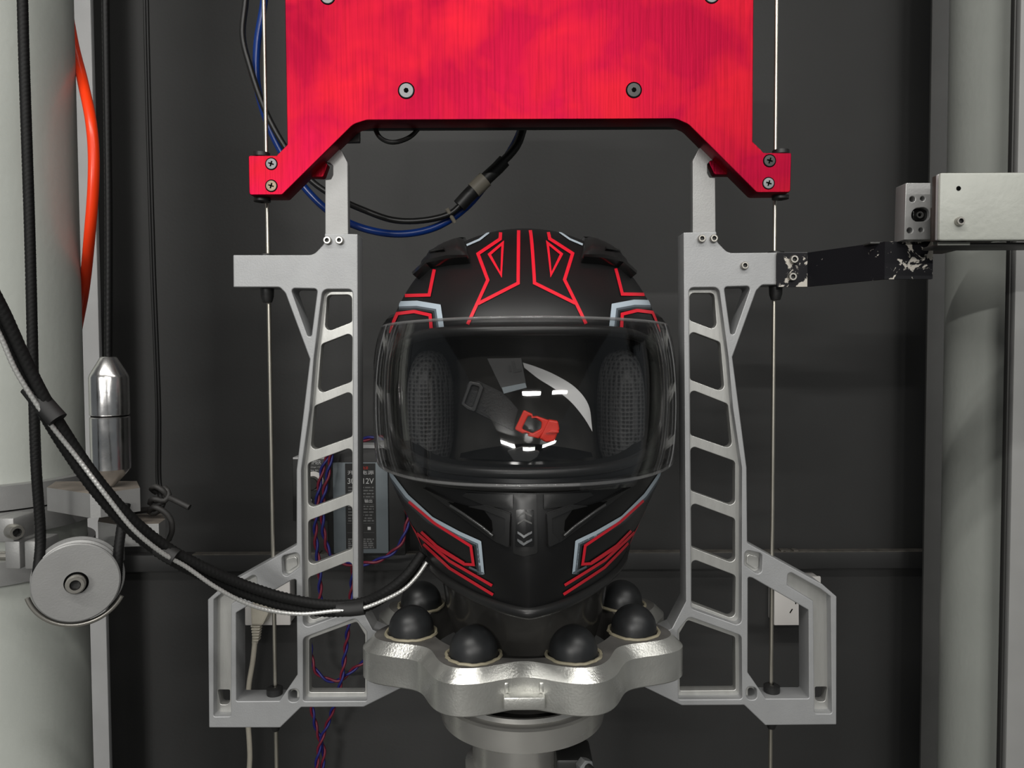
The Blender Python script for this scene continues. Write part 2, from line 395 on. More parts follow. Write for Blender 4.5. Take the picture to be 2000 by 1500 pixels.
def cyl_col(name, cx, cy, r, label):
    mb = MB(); mb.lathe([(r, 0.0), (r, 2.75)], (cx, cy, 0), (0, 0, 1), 96)
    o = mb.build(name, M['column'], angle=60); return o
LX, LY, LR = -0.574, 0.10, 0.090
o = cyl_col('steel_column', LX, LY, LR, ''); tag(o, 'thick pale grey painted steel column at the left edge, behind the braided rope and pulley', 'column', 'steel columns')
RX, RY, RR = 0.5605, 0.10, 0.090
colr = cyl_col('steel_column', RX, RY, RR, ''); tag(colr, 'thick pale grey painted steel column at the right, behind the enamelled sensor box', 'column', 'steel columns')
# grey posts behind the columns
a = P(120, 0, 1.17).x; b = P(184, 300, 1.17).x
o = MB().box((a, CAM.y+1.17, 0), (b, CAM.y+1.176, 2.75), 0.001).box((a-0.03, CAM.y+1.176, 0), (a, WY, 2.75), 0.001).build('wall_post', M['post']); tag(o, 'flat light grey post on the wall, just right of the left column', 'post', 'wall posts')
a = P(1806, 750, 1.20).x; b = P(1900, 750, 1.20).x
o = MB().box((a, CAM.y+1.195, 0), (b, CAM.y+1.20, 2.75), 0.001).build('wall_post', M['post_dark']); tag(o, 'flat dull grey post on the wall, just left of the right column', 'post', 'wall posts')
# guide rail beside the right column
t = thing('guide_rail', (P(2000, 300, 0.70).x, CAM.y+0.70, 0), 'light grey upright guide rail with dark slot, at the far right edge', 'rail')
xr = P(1987, 300, 0.700).x; xl = P(1977, 300, 0.705).x
MB().box((xl, CAM.y+0.7055, 0), (xl+0.07, CAM.y+0.7115, 2.75), 0.0008).build('slot_lining', M['dark_grey'], t)
MB().box((xr, CAM.y+0.699, 0), (xr+0.07, CAM.y+0.7054, 2.75), 0.0012).build('rail_face', M['rail'], t)

# ------------------------------------------------------------------ guide wires
for px0, px1, lab in ((527, 4, 'left'), (1511, 1, 'right')):
    c = P(px0, 700, 0.70)
    o = MB().lathe([(0.0019, 0), (0.0019, 2.74)], (c.x, c.y, 0), (0, 0, 1), 12).build('guide_wire', M['wire'], angle=60)
    tag(o, f'thin steel guide wire running through the {lab} ends of the red plate and silver frame', 'wire', 'guide wires')
    if lab == 'left': GXL = c.x
    else: GXR = c.x

# ------------------------------------------------------------------ red carriage plate
RD = 0.672
base = P(1018, 235, RD)
red = thing('red_carriage', (0, CAM.y+RD+0.012, base.z), 'red anodised metal carriage plate across the top, hanging above the helmet', 'carriage')
outer = [(554, -420), (556.5, 0), (561, 282), (540, 304), (485, 304, 3), (486.5, 381, 5), (551, 380.5, 8), (690, 243, 30), (716, 234.5, 30), (1320, 232, 40), (1345, 243, 30), (1478, 376, 10), (1544, 375.5, 5), (1546, 298.5, 3), (1492, 298.5), (1470, 276.5), (1472, 0), (1474, -420)]
mb = MB(); plate(mb, outer, [], RD, 0.024, 0.0006)
mb.build('front_plate', M['red'], red, angle=30)
mb = MB(); mb.pbox(700, -400, 1335, 249, RD+0.0245, 0.012, 0.001)
mb.build('backing_plate', M['black'], red)
for q in ([(605, 340), (626, 319), (641, 319, 4), (631, 345, 5)], [(1383, 313.6, 4), (1401, 313.6), (1428.6, 340), (1395.6, 340, 5)]):
    q2 = [(sum(p[0] for p in q)/4, 290), *[]]
    mb = MB()
    if q[0][0] < 1000: pl = [(600, 345), (598, 318), (641, 318, 4), (631, 346, 5)]
    else: pl = [(1383, 313.6, 4), (1432, 312), (1430, 341), (1395.6, 341, 5)]
    plate(mb, pl, [], RD+0.0195, 0.010, 0.0006)
    mb.build('catch_pawl', M['red'], red)
mb = MB(); plate(mb, [(660, 278), (664, 262), (702, 246), (702, 277, 2)], [], RD+0.026, 0.006); mb.build('bracket_tab', M['dark_grey'], red)
mb = MB(); mb.tube([P(728, 240, RD+0.03), P(742, 268, RD+0.03), P(765, 278, RD+0.03), P(800, 268, RD+0.034), P(822, 246, RD+0.036)], 0.0022); mb.build('loop_cable', M['cable'], red)
flat_screw(red, 793.5, 177, RD, 14, 'hex', 'zinc', 'bolt', 'zinc hex-socket bolt at the left')
flat_screw(red, 1238, 176, RD, 13.5, 'hex', 'dark_grey', 'bolt', 'sunken black bolt hole at the right')
flat_screw(red, 640, -6, RD, 13, 'hex', 'zinc', 'bolt'); flat_screw(red, 1390, -8, RD, 13, 'hex', 'zinc', 'bolt')
flat_screw(red, 530, 320, RD, 10.5, 'cross', 'zinc'); flat_screw(red, 530, 363, RD, 10.5, 'cross', 'brassy', label='dull brass-coloured screw')
flat_screw(red, 1503, 314, RD, 11, 'cross', 'dark_grey', label='dark sunken screw'); flat_screw(red, 1501, 358, RD, 10.5, 'cross', 'zinc')
for gx, zt_, zb_ in ((GXL, P(515, 304, 0.70).z, P(515, 382, 0.70).z), (GXR, P(1515, 299, 0.70).z, P(1515, 377, 0.70).z)):
    # bushings stand on the two ears and collar the wire
    y = CAM.y+0.70; rr = 0.0075
    ze = P(500, 304, RD).z if gx < 0 else P(1500, 299, RD).z
    zl = P(500, 381, RD).z if gx < 0 else P(1500, 376, RD).z
    MB().lathe([(0.002, ze), (rr*.8, ze), (rr*.8, ze+0.002), (rr, ze+0.0025), (rr, ze+0.006), (rr*.5, ze+0.007), (0.002, ze+0.007)], (gx, y-0.014, 0), (0, 0, 1), 24).build('wire_bushing', M['black'], red)
    MB().lathe([(0.002, zl), (rr, zl), (rr, zl-0.003), (0.002, zl-0.004)], (gx, y-0.014, 0), (0, 0, 1), 24).build('wire_bushing', M['black'], red)

# ------------------------------------------------------------------ drop cage: two milled arms, hooks, lobed ring
AD, AT = 0.684, 0.0245
ring_z = P(1020, 750, 0.7).z*0 + CAM.z-0.249
cage = thing('drop_cage', (0, 0, ring_z-0.036), 'silver aluminium test cage of two tall milled frames and a lobed ring, around the helmet', 'test frame')
A_out = [(634, 456, 2), (698.5, 457, 2), (700, 1177), (728, 1230), (800, 1262), (800, 1336), (710, 1381, 6), (588, 1381.5, 4), (547, 1421.4, 3), (408, 1421.4, 2), (405.5, 1171.5, 3), (433, 1147, 4), (579, 1065, 6), (579, 918, 30), (605, 701.5, 3), (557, 572, 16), (546, 561, 10), (455.5, 561, 2), (455, 498, 2), (612, 498, 22), (633, 476, 14)]
lad = [(630, 565, 12), (688.5, 565, 9), (689.5, 1192, 8), (592, 1228, 10), (590, 1060), (588.5, 918), (605, 800), (613, 701)]
tri = [(567.5, 563, 6), (620, 564, 6), (608, 657, 7), (601, 657, 7)]
bot = [(592, 1246, 10), (694, 1208, 9), (716, 1234, 3), (716, 1369, 3), (592, 1369.5, 5)]
trap = [(578.5, 1131, 9), (580.5, 1318, 2), (546, 1369, 3), (461.5, 1369.5, 3), (461, 1197, 4), (570, 1133, 4)]
foot = [(417.5, 1171, 4), (437, 1156, 4), (500, 1120, 6), (502, 1148, 4), (451, 1180, 4), (450.5, 1399, 4), (417, 1399.5, 4)]
sq = [(550, 1086, 8), (584, 1078, 8), (585, 1108, 9), (552, 1132, 8)]
rnd = [(563, 1348, 8), (584, 1344, 9), (584, 1371, 9), (563, 1371, 8)]
W = [[(639, 576, 9), (687, 575.5, 9), (687.5, 629, 7), (634, 650, 10)],
     [(628, 672, 9), (688, 649, 8), (687.5, 745, 7), (620, 771, 10)],
     [(614, 793, 9), (688, 763, 8), (688, 853, 7), (606, 882, 10)],
     [(601, 905, 9), (688, 873, 8), (688, 962, 7), (602, 994, 10)],
     [(602, 1017, 9), (688, 984, 8), (688, 1072, 7), (602.5, 1106, 10)],
     [(602, 1128, 9), (688, 1094, 8), (689, 1181, 7), (604, 1214, 10)],
     [(604, 1248, 6), (697, 1214, 6), (713, 1240, 3), (713, 1352, 3), (604, 1352, 4)],
     [(425, 1347, 3), (449, 1347, 3), (449, 1376, 12), (430, 1376, 5)],
     [(568, 1349, 6), (580, 1347, 6), (580, 1366, 6), (568, 1366, 6)]]
B_out = [(626, 562, 10), (692, 562, 5), (694, 1192), (722, 1240), (722, 1374), (588, 1374), (560, 1374), (553, 1380), (454, 1405), (413, 1405), (413, 1170), (437, 1152), (500, 1116), (560, 1080), (585, 1072), (585, 918), (601, 800), (610, 701)]
tiny = [sq]
for mir, lab in ((False, 'left'), (True, 'right')):
    mb = MB()
    plate(mb, A_out, [lad, tri, bot, trap, foot, sq, rnd], AD, AT, 0.0009, mirror=mir)
    arm = mb.build('side_frame', M['alu'], cage, angle=30)
    mb = MB()
    # recessed web with the slanted rungs; the trapezoid stays open
    t2 = [(582, 1128), (584, 1320), (548, 1373), (458, 1373), (457, 1193), (570, 1128)]
    B2 = [p for p in B_out]
    plate(mb, B2, W+[t2], AD+0.009, 0.010, 0.0005, mirror=mir)
    mb.build('rung_web', M['alu_rung'], arm, angle=30)
    mb = MB(); plate(mb, [(556, 1092, 6), (580, 1085, 6), (581, 1105, 6), (557, 1121, 6)], [], AD+0.0075, 0.004, 0.0008, mirror=mir); mb.build('pocket_pad', M['alu_rung'], arm)
    # hook
    hk = [(652, 292, 2), (666, 292, 5), (679, 318, 12), (680, 458), (635, 458), (635, 351), (646, 350, 3), (650, 342, 4), (650, 324, 4), (644, 318, 3), (637, 316)]
    mb = MB(); plate(mb, hk, [], AD+0.008, 0.009, 0.0006, mirror=mir); mb.build('hook', M['alu_plate'], cage, angle=30)
    sg = -1 if mir else 1
    for px_, py_ in ((640.5, 470), (664, 470)):
        p = P(px_, py_, AD); p.x *= sg
        socket_screw(cage, 0, 0, AD, 7.6, world=p, mt='steel')
    gx = GXR if mir else GXL; gy = CAM.y+0.70
    z1 = P(515, 498, AD).z; z2 = P(515, 561, AD).z; z3 = P(515, 1369, AD).z; z4 = P(515, 1421, AD).z
    MB().lathe([(0.002, z1), (0.0075, z1), (0.0075, z1+0.002), (0.004, z1+0.003), (0.002, z1+0.003)], (gx, gy-0.004, 0), (0, 0, 1), 24).build('wire_bushing', M['black'], cage)
    MB().lathe([(0.002, z2), (0.0062, z2), (0.0058, z2-0.008), (0.0042, z2-0.013), (0.002, z2-0.013)], (gx, gy-0.004, 0), (0, 0, 1), 16).build('wire_bushing', M['black'], cage)
    MB().lathe([(0.002, z3), (0.0072, z3), (0.0076, z3+0.001), (0.0076, z3+0.006), (0.005, z3+0.0075), (0.002, z3+0.0075)], (gx, gy-0.002, 0), (0, 0, 1), 24).build('wire_bushing', M['black'], cage)
    MB().lathe([(0.002, z4), (0.0055, z4), (0.005, z4-0.006), (0.0035, z4-0.010), (0.002, z4-0.010)], (gx, gy-0.002, 0), (0, 0, 1), 16).build('wire_bushing', M['black'], cage)
socket_screw(cage, 1453, 519, AD, 7.5)
# black flag bracket screwed to the right frame, stepping forward to the sensor
d0 = AD-0.0035; d1 = 0.617
p_a = [P(1518, 494, d0), P(1577, 494, d0)]
za = P(1550, 493.5, d0).z; zb2 = P(1550, 560, d0).z
X0 = P(1518, 525, d0).x; X1 = P(1577, 525, d0).x; X2 = P(1728, 510, d1).x; X3 = P(1822, 510, d1).x
Y0 = CAM.y+d0; Y1 = CAM.y+d1; tk = 0.0032
mb = MB()
def strip(xa, ya, xb, yb, mi):
    n = Vector((ya-yb, xb-xa, 0)).normalized()*tk
    vs = [Vector((xa, ya, zb2)), Vector((xb, yb, zb2)), Vector((xb, yb, za)), Vector((xa, ya, za))]
    vs += [v+n for v in vs]
    mb.raw(vs, [(0, 1, 2, 3), (7, 6, 5, 4), (0, 4, 5, 1), (1, 5, 6, 2), (2, 6, 7, 3), (3, 7, 4, 0)], mi)
strip(X0, Y0, X1, Y0, 0); strip(X1, Y0, X1+0.02, Y0+(Y1-Y0)*0.02/(X2-X1), 1)
strip(X1+0.02, Y0+(Y1-Y0)*0.02/(X2-X1), X2, Y1, 1); strip(X2, Y1, X3, Y1, 0)
flag = mb.build('flag_bracket', [M['chip'], M['chip_few']], cage, angle=20); flag['label'] = 'black chipped-paint flag bracket'
socket_screw(flag, 1549, 507, d0, 8); socket_screw(flag, 1546, 541, d0, 8)
# lobed ring
def ring_r(phi): return 0.1405+0.0125*math.cos(8*phi-PI)
YS = 0.86; NR = 192
def ring_loop(z, inset, inner=False):
    vs = []
    for i in range(NR):
        a = 2*PI*i/NR
        if inner: r = 0.094; vs.append(Vector((r*math.cos(a)*0.95, r*math.sin(a)*1.02, z)))
        else:
            r = ring_r(a)-inset; vs.append(Vector((r*math.cos(a), r*YS*math.sin(a), z)))
    return vs
mb = MB(); zt_ = ring_z
loops = [ring_loop(zt_, 0, True), ring_loop(zt_, 0.0105), ring_loop(zt_-0.0095, 0), ring_loop(zt_-0.035, 0), ring_loop(zt_-0.036, 0.001), ring_loop(zt_-0.036, 0, True), ring_loop(zt_, 0, True)]
vs = [v for l in loops for v in l]; fs = []; mi_ = []
for j in range(len(loops)-1):
    for i in range(NR):
        fs.append((j*NR+i, j*NR+(i+1) % NR, (j+1)*NR+(i+1) % NR, (j+1)*NR+i)); mi_.append(1 if j in (0, 5) else 0)
bv, out = mb.raw(vs, fs)
for f, m in zip(out, mi_): f.material_index = m
ring = mb.build('lobed_ring', [M['alu_cast'], M['stained']], cage, angle=28); ring['label'] = 'thick lobed ring with chamfered edge and dark stained top'
# block on the ring's front
yb = -ring_r(PI/2)*YS
mb = MB().box((-0.0165, yb-0.011, ring_z-0.0315), (0.0165, yb+0.004, ring_z-0.021), 0.0012)
mb.box((-0.0165, yb-0.004, ring_z-0.021), (-0.012, yb+0.004, ring_z-0.012), 0.0015).box((0.012, yb-0.004, ring_z-0.021), (0.0165, yb+0.004, ring_z-0.012), 0.0015)
mb.build('front_block', M['alu_cast'], ring)
BR = 0.0203
for k in range(8):
    a = PI/8+k*PI/4; bx = 0.109*math.cos(a); by = 0.109*math.sin(a)*0.87
    prof = [(BR*1.02, -0.001), (BR, 0.004)] + [(BR*math.cos(q*PI/2/9), 0.004+BR*math.sin(q*PI/2/9)) for q in range(1, 10)]
    bp = MB().lathe(prof, (bx, by, ring_z), (0, 0, 1), 32).build('rubber_bump', M['rubber'], ring, angle=60)
    mb = MB(); g = []; rg = random.Random(k)
    for i in range(40):
        q = 2*PI*i/40; rr = BR+0.0022+rg.uniform(-0.0006, 0.0008); g.append(Vector((bx+rr*math.cos(q), by+rr*math.sin(q), ring_z+0.0006)))
    g.append(g[0].copy()); mb.tube(g, 0.0015, 6, smooth=False, caps=False); mb.build('glue_bead', M['glue'], bp)

# ------------------------------------------------------------------ anvil base under the ring
bz = CAM.z-0.3395
an = thing('anvil_base', (0, 0, bz-0.10), 'turned round aluminium base with dark stem, below the lobed ring', 'base')
mb = MB().lathe([(0.0665, bz+0.012), (0.0672, bz+0.0262), (0.0705, bz+0.0265), (0.0712, bz+0.0225), (0.0765, bz+0.0212), (0.0785, bz+0.0195), (0.0785, bz+0.006), (0.0772, bz+0.0055), (0.0772, bz), (0.05, bz)], (0, 0, 0), (0, 0, 1), 96)
mb.build('turned_flange', M['alu_turned'], an, angle=25)
MB().lathe([(0.0, bz+0.0133), (0.0668, bz+0.0133)], (0, 0, 0), (0, 0, 1), 48).build('rubber_pad', M['hole'], an)
MB().lathe([(0.048, bz), (0.048, bz-0.045), (0.055, bz-0.047), (0.055, -0.0)], (0, 0, 0), (0, 0, 1), 64).build('stem', M['alu_turned'], an, angle=30)
f = P(1130, 1490, 0.635)
t = thing('pneumatic_fitting', (f.x, f.y, f.z-0.03), 'small black pneumatic fitting with hex nut, below the round base', 'fitting')
MB().box((f.x-0.020, f.y-0.006, f.z-0.03), (f.x+0.012, f.y+0.030, f.z+0.006), 0.003).build('body', M['black'], t)
MB().lathe([(0.007, -0.004), (0.007, 0.004), (0.004, 0.005), (0.0, 0.005)], P(1142, 1497, 0.627), (0.45, -1, 0.1), 6).build('hex_nut', M['zinc'], t)
MB().lathe([(0.004, 0), (0.004, 0.02), (0, 0.02)], P(1146, 1498, 0.625), (0.45, -1, 0.0), 16).build('stub', M['black'], t)

# ------------------------------------------------------------------ headform
hf = None
def egg(rows, x0, y0, n=64):
    vs = []; fs = []
    for z, w_, f_, b_ in rows:
        for i in range(n):
            a = 2*PI*i/n; s_, c_ = math.sin(a), math.cos(a)
            vs.append(Vector((x0+w_*s_, y0+(-f_*c_ if c_ > 0 else -b_*c_), CAM.z+z)))
    m = len(rows)
    for j in range(m-1):
        for i in range(n): fs.append((j*n+i, j*n+(i+1) % n, (j+1)*n+(i+1) % n, (j+1)*n+i))
    return vs, fs
HX = 0.003
rows = [(-0.3258, 0.052, 0.054, 0.052), (-0.285, 0.058, 0.066, 0.058), (-0.265, 0.066, 0.084, 0.068), (-0.235, 0.0745, 0.093, 0.076), (-0.20, 0.080, 0.098, 0.084), (-0.16, 0.0805, 0.104, 0.088), (-0.12, 0.079, 0.107, 0.092), (-0.095, 0.0785, 0.1045, 0.095), (-0.07, 0.078, 0.099, 0.095), (-0.045, 0.077, 0.0915, 0.096), (-0.02, 0.075, 0.083, 0.094), (0.005, 0.071, 0.0735, 0.088), (0.03, 0.063, 0.062, 0.08), (0.05, 0.052, 0.048, 0.065), (0.066, 0.036, 0.032, 0.045), (0.076, 0.018, 0.016, 0.024), (0.078, 0.0, 0.0, 0.0)]
mb = MB(); mb.raw(*egg(rows, HX, 0.004)); hf = mb.build('headform', M['headform'], angle=None)
tag(hf, 'dark glossy head-shaped test form standing inside the helmet, its neck in the silver ring', 'headform')

# ------------------------------------------------------------------ helmet
TB = [(-0.190, .0925, .166, .100, 1.40), (-0.165, .104, .173, .122, 1.45), (-0.145, .1130, .1755, .134, 1.5), (-0.126, .1212, .174, .142, 1.58), (-0.104, .1282, .170, .148, 1.7), (-0.08, .1315, .165, .153, 1.85), (-0.04, .1320, .161, .158, 1.97), (0, .1290, .155, .160, 2.05), (.034, .1212, .142, .155, 2.1), (.063, .1080, .121, .140, 2.1), (.085, .0920, .099, .118, 2.08), (.102, .0715, .077, .092, 2.05), (.114, .048, .053, .062, 2), (.1205, .026, .029, .032, 2), (.1228, 0.0, 0.0, 0.0, 2)]
TB = [((z if z < 0.04 else 0.034+(z-0.034)*0.945), *q) for z, *q in TB]
def cat(tb, s):
    i = min(int(s), len(tb)-2); t = s-i
    g = lambda k: tb[max(0, min(len(tb)-1, k))]
    p0, p1, p2, p3 = g(i-1), g(i), g(i+1), g(i+2)
    return [0.5*((2*b)+(c-a)*t+(2*a-5*b+4*c-d)*t*t+(-a+3*b-3*c+d)*t**3) for a, b, c, d in zip(p0, p1, p2, p3)]
_zs = [(cat(TB, k/40*1.0)[0], k/40) for k in range(0, 40*(len(TB)-1)+1)]
def s_of(z):
    lo, hi = 0, len(_zs)-1
    if z <= _zs[0][0]: return 0.0
    if z >= _zs[-1][0]: return len(TB)-1-1e-6
    while hi-lo > 1:
        m = (lo+hi)//2
        if _zs[m][0] <= z: lo = m
        else: hi = m
    a, b = _zs[lo], _zs[hi]
    return a[1]+(b[1]-a[1])*(z-a[0])/max(1e-9, b[0]-a[0])
HY = 0.004
def surf_s(th, s):
    z, w_, f_, b_, n = cat(TB, s); w_ = max(w_, 0); f_ = max(f_, 0); b_ = max(b_, 0)
    sn, cs = math.sin(th), math.cos(th); e = 2/n
    if cs < 0: e = 1.0*(-cs)+e*(1+cs)
    x = w_*math.copysign(abs(sn)**e, sn); y = -(f_ if cs > 0 else b_)*math.copysign(abs(cs)**e, cs)
    return Vector((HX+x, HY+y, CAM.z+z))
def surf(th, z, off=0.0):
    s = s_of(z); p = surf_s(th, s)
    if off:
        e = 0.01; a = surf_s(th+e, s)-surf_s(th-e, s); b = surf_s(th, min(s+0.02, len(TB)-1.0001))-surf_s(th, max(s-0.02, 0))
        nn = a.cross(b)
        if nn.length < 1e-12: nn = Vector((0, 0, 1))
        nn.normalize()
        c = Vector((HX, HY+0.01, CAM.z-0.03))
        if nn.dot(p-c) < 0: nn = -nn
        p = p+nn*off
    return p
TH0 = math.radians(61)
def port(th):
    """top, bottom of the eye port at angle th (both meet at TH0)"""
    k = min(1.0, abs(th)/TH0); e = (1-k**5)**0.4
    zm = -0.030
    return zm+(0.0195-zm)*e, zm+(-0.085-zm)*e
def rim(th):
    k = 0.5-0.5*math.cos(th)
    return -0.1893+0.045*max(0, k-0.45)/0.55
def grid_from(fn, us, vs_):
    V = [fn(u, v) for u in us for v in vs_]; n = len(vs_); Fc = []
    for i in range(len(us)-1):
        for j in range(n-1): Fc.append((i*n+j, (i+1)*n+j, (i+1)*n+j+1, i*n+j+1))
    return V, Fc
# continuous surface used to lay graphics on
Vp, Fp = grid_from(lambda th, s: surf_s(th, s), [-PI+2*PI*i/160 for i in range(161)], [(len(TB)-1-0.0001)*j/90 for j in range(91)])
bvh = BVHTree.FromPolygons(Vp, Fp)
HC = Vector((HX, HY, CAM.z-0.03))
def hit(px, py, off=0.0):
    px = float(px)
    for k in range(60):
        v = RM @ Vector(((px-1000)/FPX, (750-py)/FPX, -1.0)); v.normalize()
        loc, nn, idx, dist = bvh.ray_cast(CAM, v)
        if loc is not None:
            if nn.dot(v) > 0: nn = -nn
            return loc+nn*off
        px += 0.7 if px < 1026 else -0.7
    return P(px, py, 0.7)
def mirx(v): return Vector((2*HX-v.x, v.y, v.z))
def both(mb, V, F_, mi):
    mb.raw(V, F_, mi); mb.raw([mirx(v) for v in V], [f[::-1] for f in F_], mi)
def ribbon(mb, pts, wpx, mi, off=0.0006, closed=False, shift=0.0):
    pts = [Vector(p[:2]) for p in pts]; n = len(pts); L = []; R_ = []
    for i in range(n):
        a = pts[i-1] if (i or closed) else None; b = pts[(i+1) % n] if (i < n-1 or closed) else None
        if a is None: d = (b-pts[i]).normalized(); m = Vector((-d.y, d.x)); k = 1
        elif b is None: d = (pts[i]-a).normalized(); m = Vector((-d.y, d.x)); k = 1
        else:
            d1 = (pts[i]-a).normalized(); d2 = (b-pts[i]).normalized(); m = Vector((-(d1+d2).y, (d1+d2).x))
            if m.length < 1e-6: m = Vector((-d1.y, d1.x))
            m.normalize(); k = min(2.2, 1/max(0.3, m.dot(Vector((-d1.y, d1.x)))))
        L.append(pts[i]+m*(wpx/2+shift)*k); R_.append(pts[i]+m*(-wpx/2+shift)*k)
    idx = list(range(n))+([0] if closed else [])
    V = []; Fc = []; c = 0
    for a, b in zip(idx[:-1], idx[1:]):
        k = max(1, int((pts[b]-pts[a]).length/4))
        for j in range(k+1):
            t = j/k; l = L[a].lerp(L[b], t); r = R_[a].lerp(R_[b], t); mdl = l.lerp(r, 0.5)
            V += [hit(l.x, l.y, off), hit(mdl.x, mdl.y, off), hit(r.x, r.y, off)]
            if j: Fc += [(c-3, c-2, c+1, c), (c-2, c-1, c+2, c+1)]
            c += 3
    both(mb, V, Fc, mi)
def patch_px(poly, off, step=5.0, depth=0.012, crown=0.0, r=0.0):
    """raised piece whose outline follows px polygon, laid on the shell"""
    lp = fillet(poly, r); lp2 = []
    for i in range(len(lp)):
        a, b = lp[i-1], lp[i]; k = max(1, int((b-a).length/step)); lp2 += [a.lerp(b, (j+1)/k) for j in range(k)]
    nb = len(lp2)
    def inside(p):
        c = False
        for i in range(nb):
            a, b = lp2[i-1], lp2[i]
            if (a.y > p.y) != (b.y > p.y) and p.x < (b.x-a.x)*(p.y-a.y)/(b.y-a.y)+a.x: c = not c
        return c
    pts = list(lp2); x0 = min(p.x for p in lp2); x1 = max(p.x for p in lp2); y0 = min(p.y for p in lp2); y1 = max(p.y for p in lp2)
    x = x0
    while x < x1:
        y = y0
        while y < y1:
            q = Vector((x, y))
            if inside(q) and min((q-b).length for b in lp2) > step*0.5: pts.append(q)
            y += step
        x += step
    res = delaunay_2d_cdt(pts, [(i, (i+1) % nb) for i in range(nb)], [], 1, 1e-4)
    V2, _, F2 = res[0], res[1], res[2]
    top = []
    for v in V2:
        e = min((Vector(v)-b).length for b in lp2)
        top.append(hit(v[0], v[1], off+crown*min(1.0, e/12.0)))
    nv = len(top); bot = [hit(v[0], v[1], off-depth) for v in V2]
    ec = {}
    for f in F2:
        for i in range(len(f)):
            k = (f[i-1], f[i]); ec[k] = ec.get(k, 0)+1
    Fc = [tuple(f) for f in F2]
    for (a, b) in ec:
        if (b, a) not in ec: Fc.append((b, a, a+nv, b+nv))
    return top+bot, Fc
helmet = thing('helmet', (HX, HY, CAM.z-0.186), 'matt black full-face motorcycle helmet with red line graphics, clear visor closed', 'helmet')
# shell
ths = [-PI+2*PI*i/144 for i in range(144)]
ths = sorted(ths+[TH0, -TH0]+[sg*TH0*(1-0.5**k*0.06) for sg in (1, -1) for k in range(4)])
NU, NL = 30, 26
def shell_layers(off):
    up = []; lowr = []
    for th in ths:
        ztp, zbp = port(th) if abs(th) < TH0 else (-0.030, -0.030)
        s0 = s_of(ztp); s1 = len(TB)-1-1e-5
        up.append([surf_off(th, s0+(s1-s0)*j/NU, off) for j in range(NU+1)])
        zr = rim(th); lowr.append([surf_off(th, s_of(zr+(zbp-zr)*j/NL), off) for j in range(NL+1)])
    return up, lowr
def surf_off(th, s, off):
    p = surf_s(th, s)
    if off:
        c = Vector((HX, HY, CAM.z-0.035)); p = c+(p-c)*(1+off/(p-c).length)
    return p
mb = MB(); nT = len(ths)
uo, lo_ = shell_layers(0); ui, li = shell_layers(-0.015)
def add_grid(G, flip=False, mi=0):
    n = len(G[0]); V = [v for row in G for v in row]; Fc = []
    for i in range(nT):
        for j in range(n-1):
            f = (i*n+j, ((i+1) % nT)*n+j, ((i+1) % nT)*n+j+1, i*n+j+1); Fc.append(f[::-1] if flip else f)
    mb.raw(V, Fc, mi)
mb.recalc = False
add_grid(uo); add_grid(lo_); add_grid(ui, True, 1); add_grid(li, True, 1)
def bridge(A, B, mi=1, cond=None):
    V = A+B; Fc = []
    for i in range(nT):
        if cond and not (cond(ths[i]) and cond(ths[(i+1) % nT])): continue
        j = (i+1) % nT; Fc.append((i, i+nT, j+nT, j))
    mb.raw(V, Fc, mi)
inn = lambda th: abs(th) <= TH0+1e-6
bridge([r[0] for r in uo], [r[0] for r in ui], 1, inn); bridge([r[-1] for r in li], [r[-1] for r in lo_], 1, inn)
bridge([r[0] for r in li], [r[0] for r in lo_], 1)
# printed graphics: thin layers of the shell
RL, PA, PM, PL = 2, 3, 4, 5
for pts in ([(1013, 451), (1012, 554), (934, 594)], [(914, 634), (934, 590), (953, 548), (946, 529), (934, 497), (977, 468), (978, 455)],
            [(849, 527), (839, 577), (792, 578)], [(760, 650), (777, 613), (810, 609), (841, 616), (844, 652)]):
    ribbon(mb, pts, 6.4, RL)
ribbon(mb, [(956, 498), (982, 476), (979, 538)], 5.5, RL, closed=True)
wl = [(780, 594), (815, 593), (857, 600), (864, 646)]
ribbon(mb, wl, 10, PA); ribbon(mb, wl, 4, PM, shift=7); ribbon(mb, wl, 4, PL, shift=11)
ribbon(mb, [(912, 480), (937, 469), (955, 455)], 4, PA)
wl = [(748, 905), (796, 968), (844, 1012), (898, 1041), (938, 1059), (945, 1121), (921, 1111)]
ribbon(mb, wl[:5], 7, PA, shift=0); ribbon(mb, [(898, 1041), (938, 1059), (944, 1121)], 9, PA, shift=1.5)
ribbon(mb, [(917, 1108), (945, 1121)], 4, PM, shift=-1)
ribbon(mb, wl[:6], 4, PM, shift=5.5); ribbon(mb, wl[:6], 4, PL, shift=9.5)
ribbon(mb, [(800, 979), (850, 1021), (921, 1066), (926, 1102), (908, 1101), (863, 1074), (824, 1038)], 5.4, RL, off=0.0008)
ribbon(mb, [(850, 1063), (908, 1099)], 5, RL, off=0.0009)
ribbon(mb, [(815, 1041), (879, 1095), (962, 1143)], 5.6, RL); ribbon(mb, [(828, 1062), (879, 1109), (964, 1161)], 5.6, RL)
ribbon(mb, [(783, 996), (812, 1038), (825, 1070)], 3, RL)
shell = mb.build('shell', [M['shell'], M['foam'], M['red_line'], M['pale'], M['pale_mid'], M['pale_low']], helmet, angle=40)
# rubber gasket round the port
loop = []
for i in range(61):
    th = -TH0+2*TH0*i/60; loop.append(surf(th, port(th)[0], 0.001))
for i in range(59, 0, -1):
    th = -TH0+2*TH0*i/60; loop.append(surf(th, port(th)[1], 0.001))
loop.append(loop[0].copy())
mb = MB(); mb.tube(loop, 0.0042, 10, smooth=False, caps=False); mb.build('port_gasket', M['semi'], helmet, angle=60)
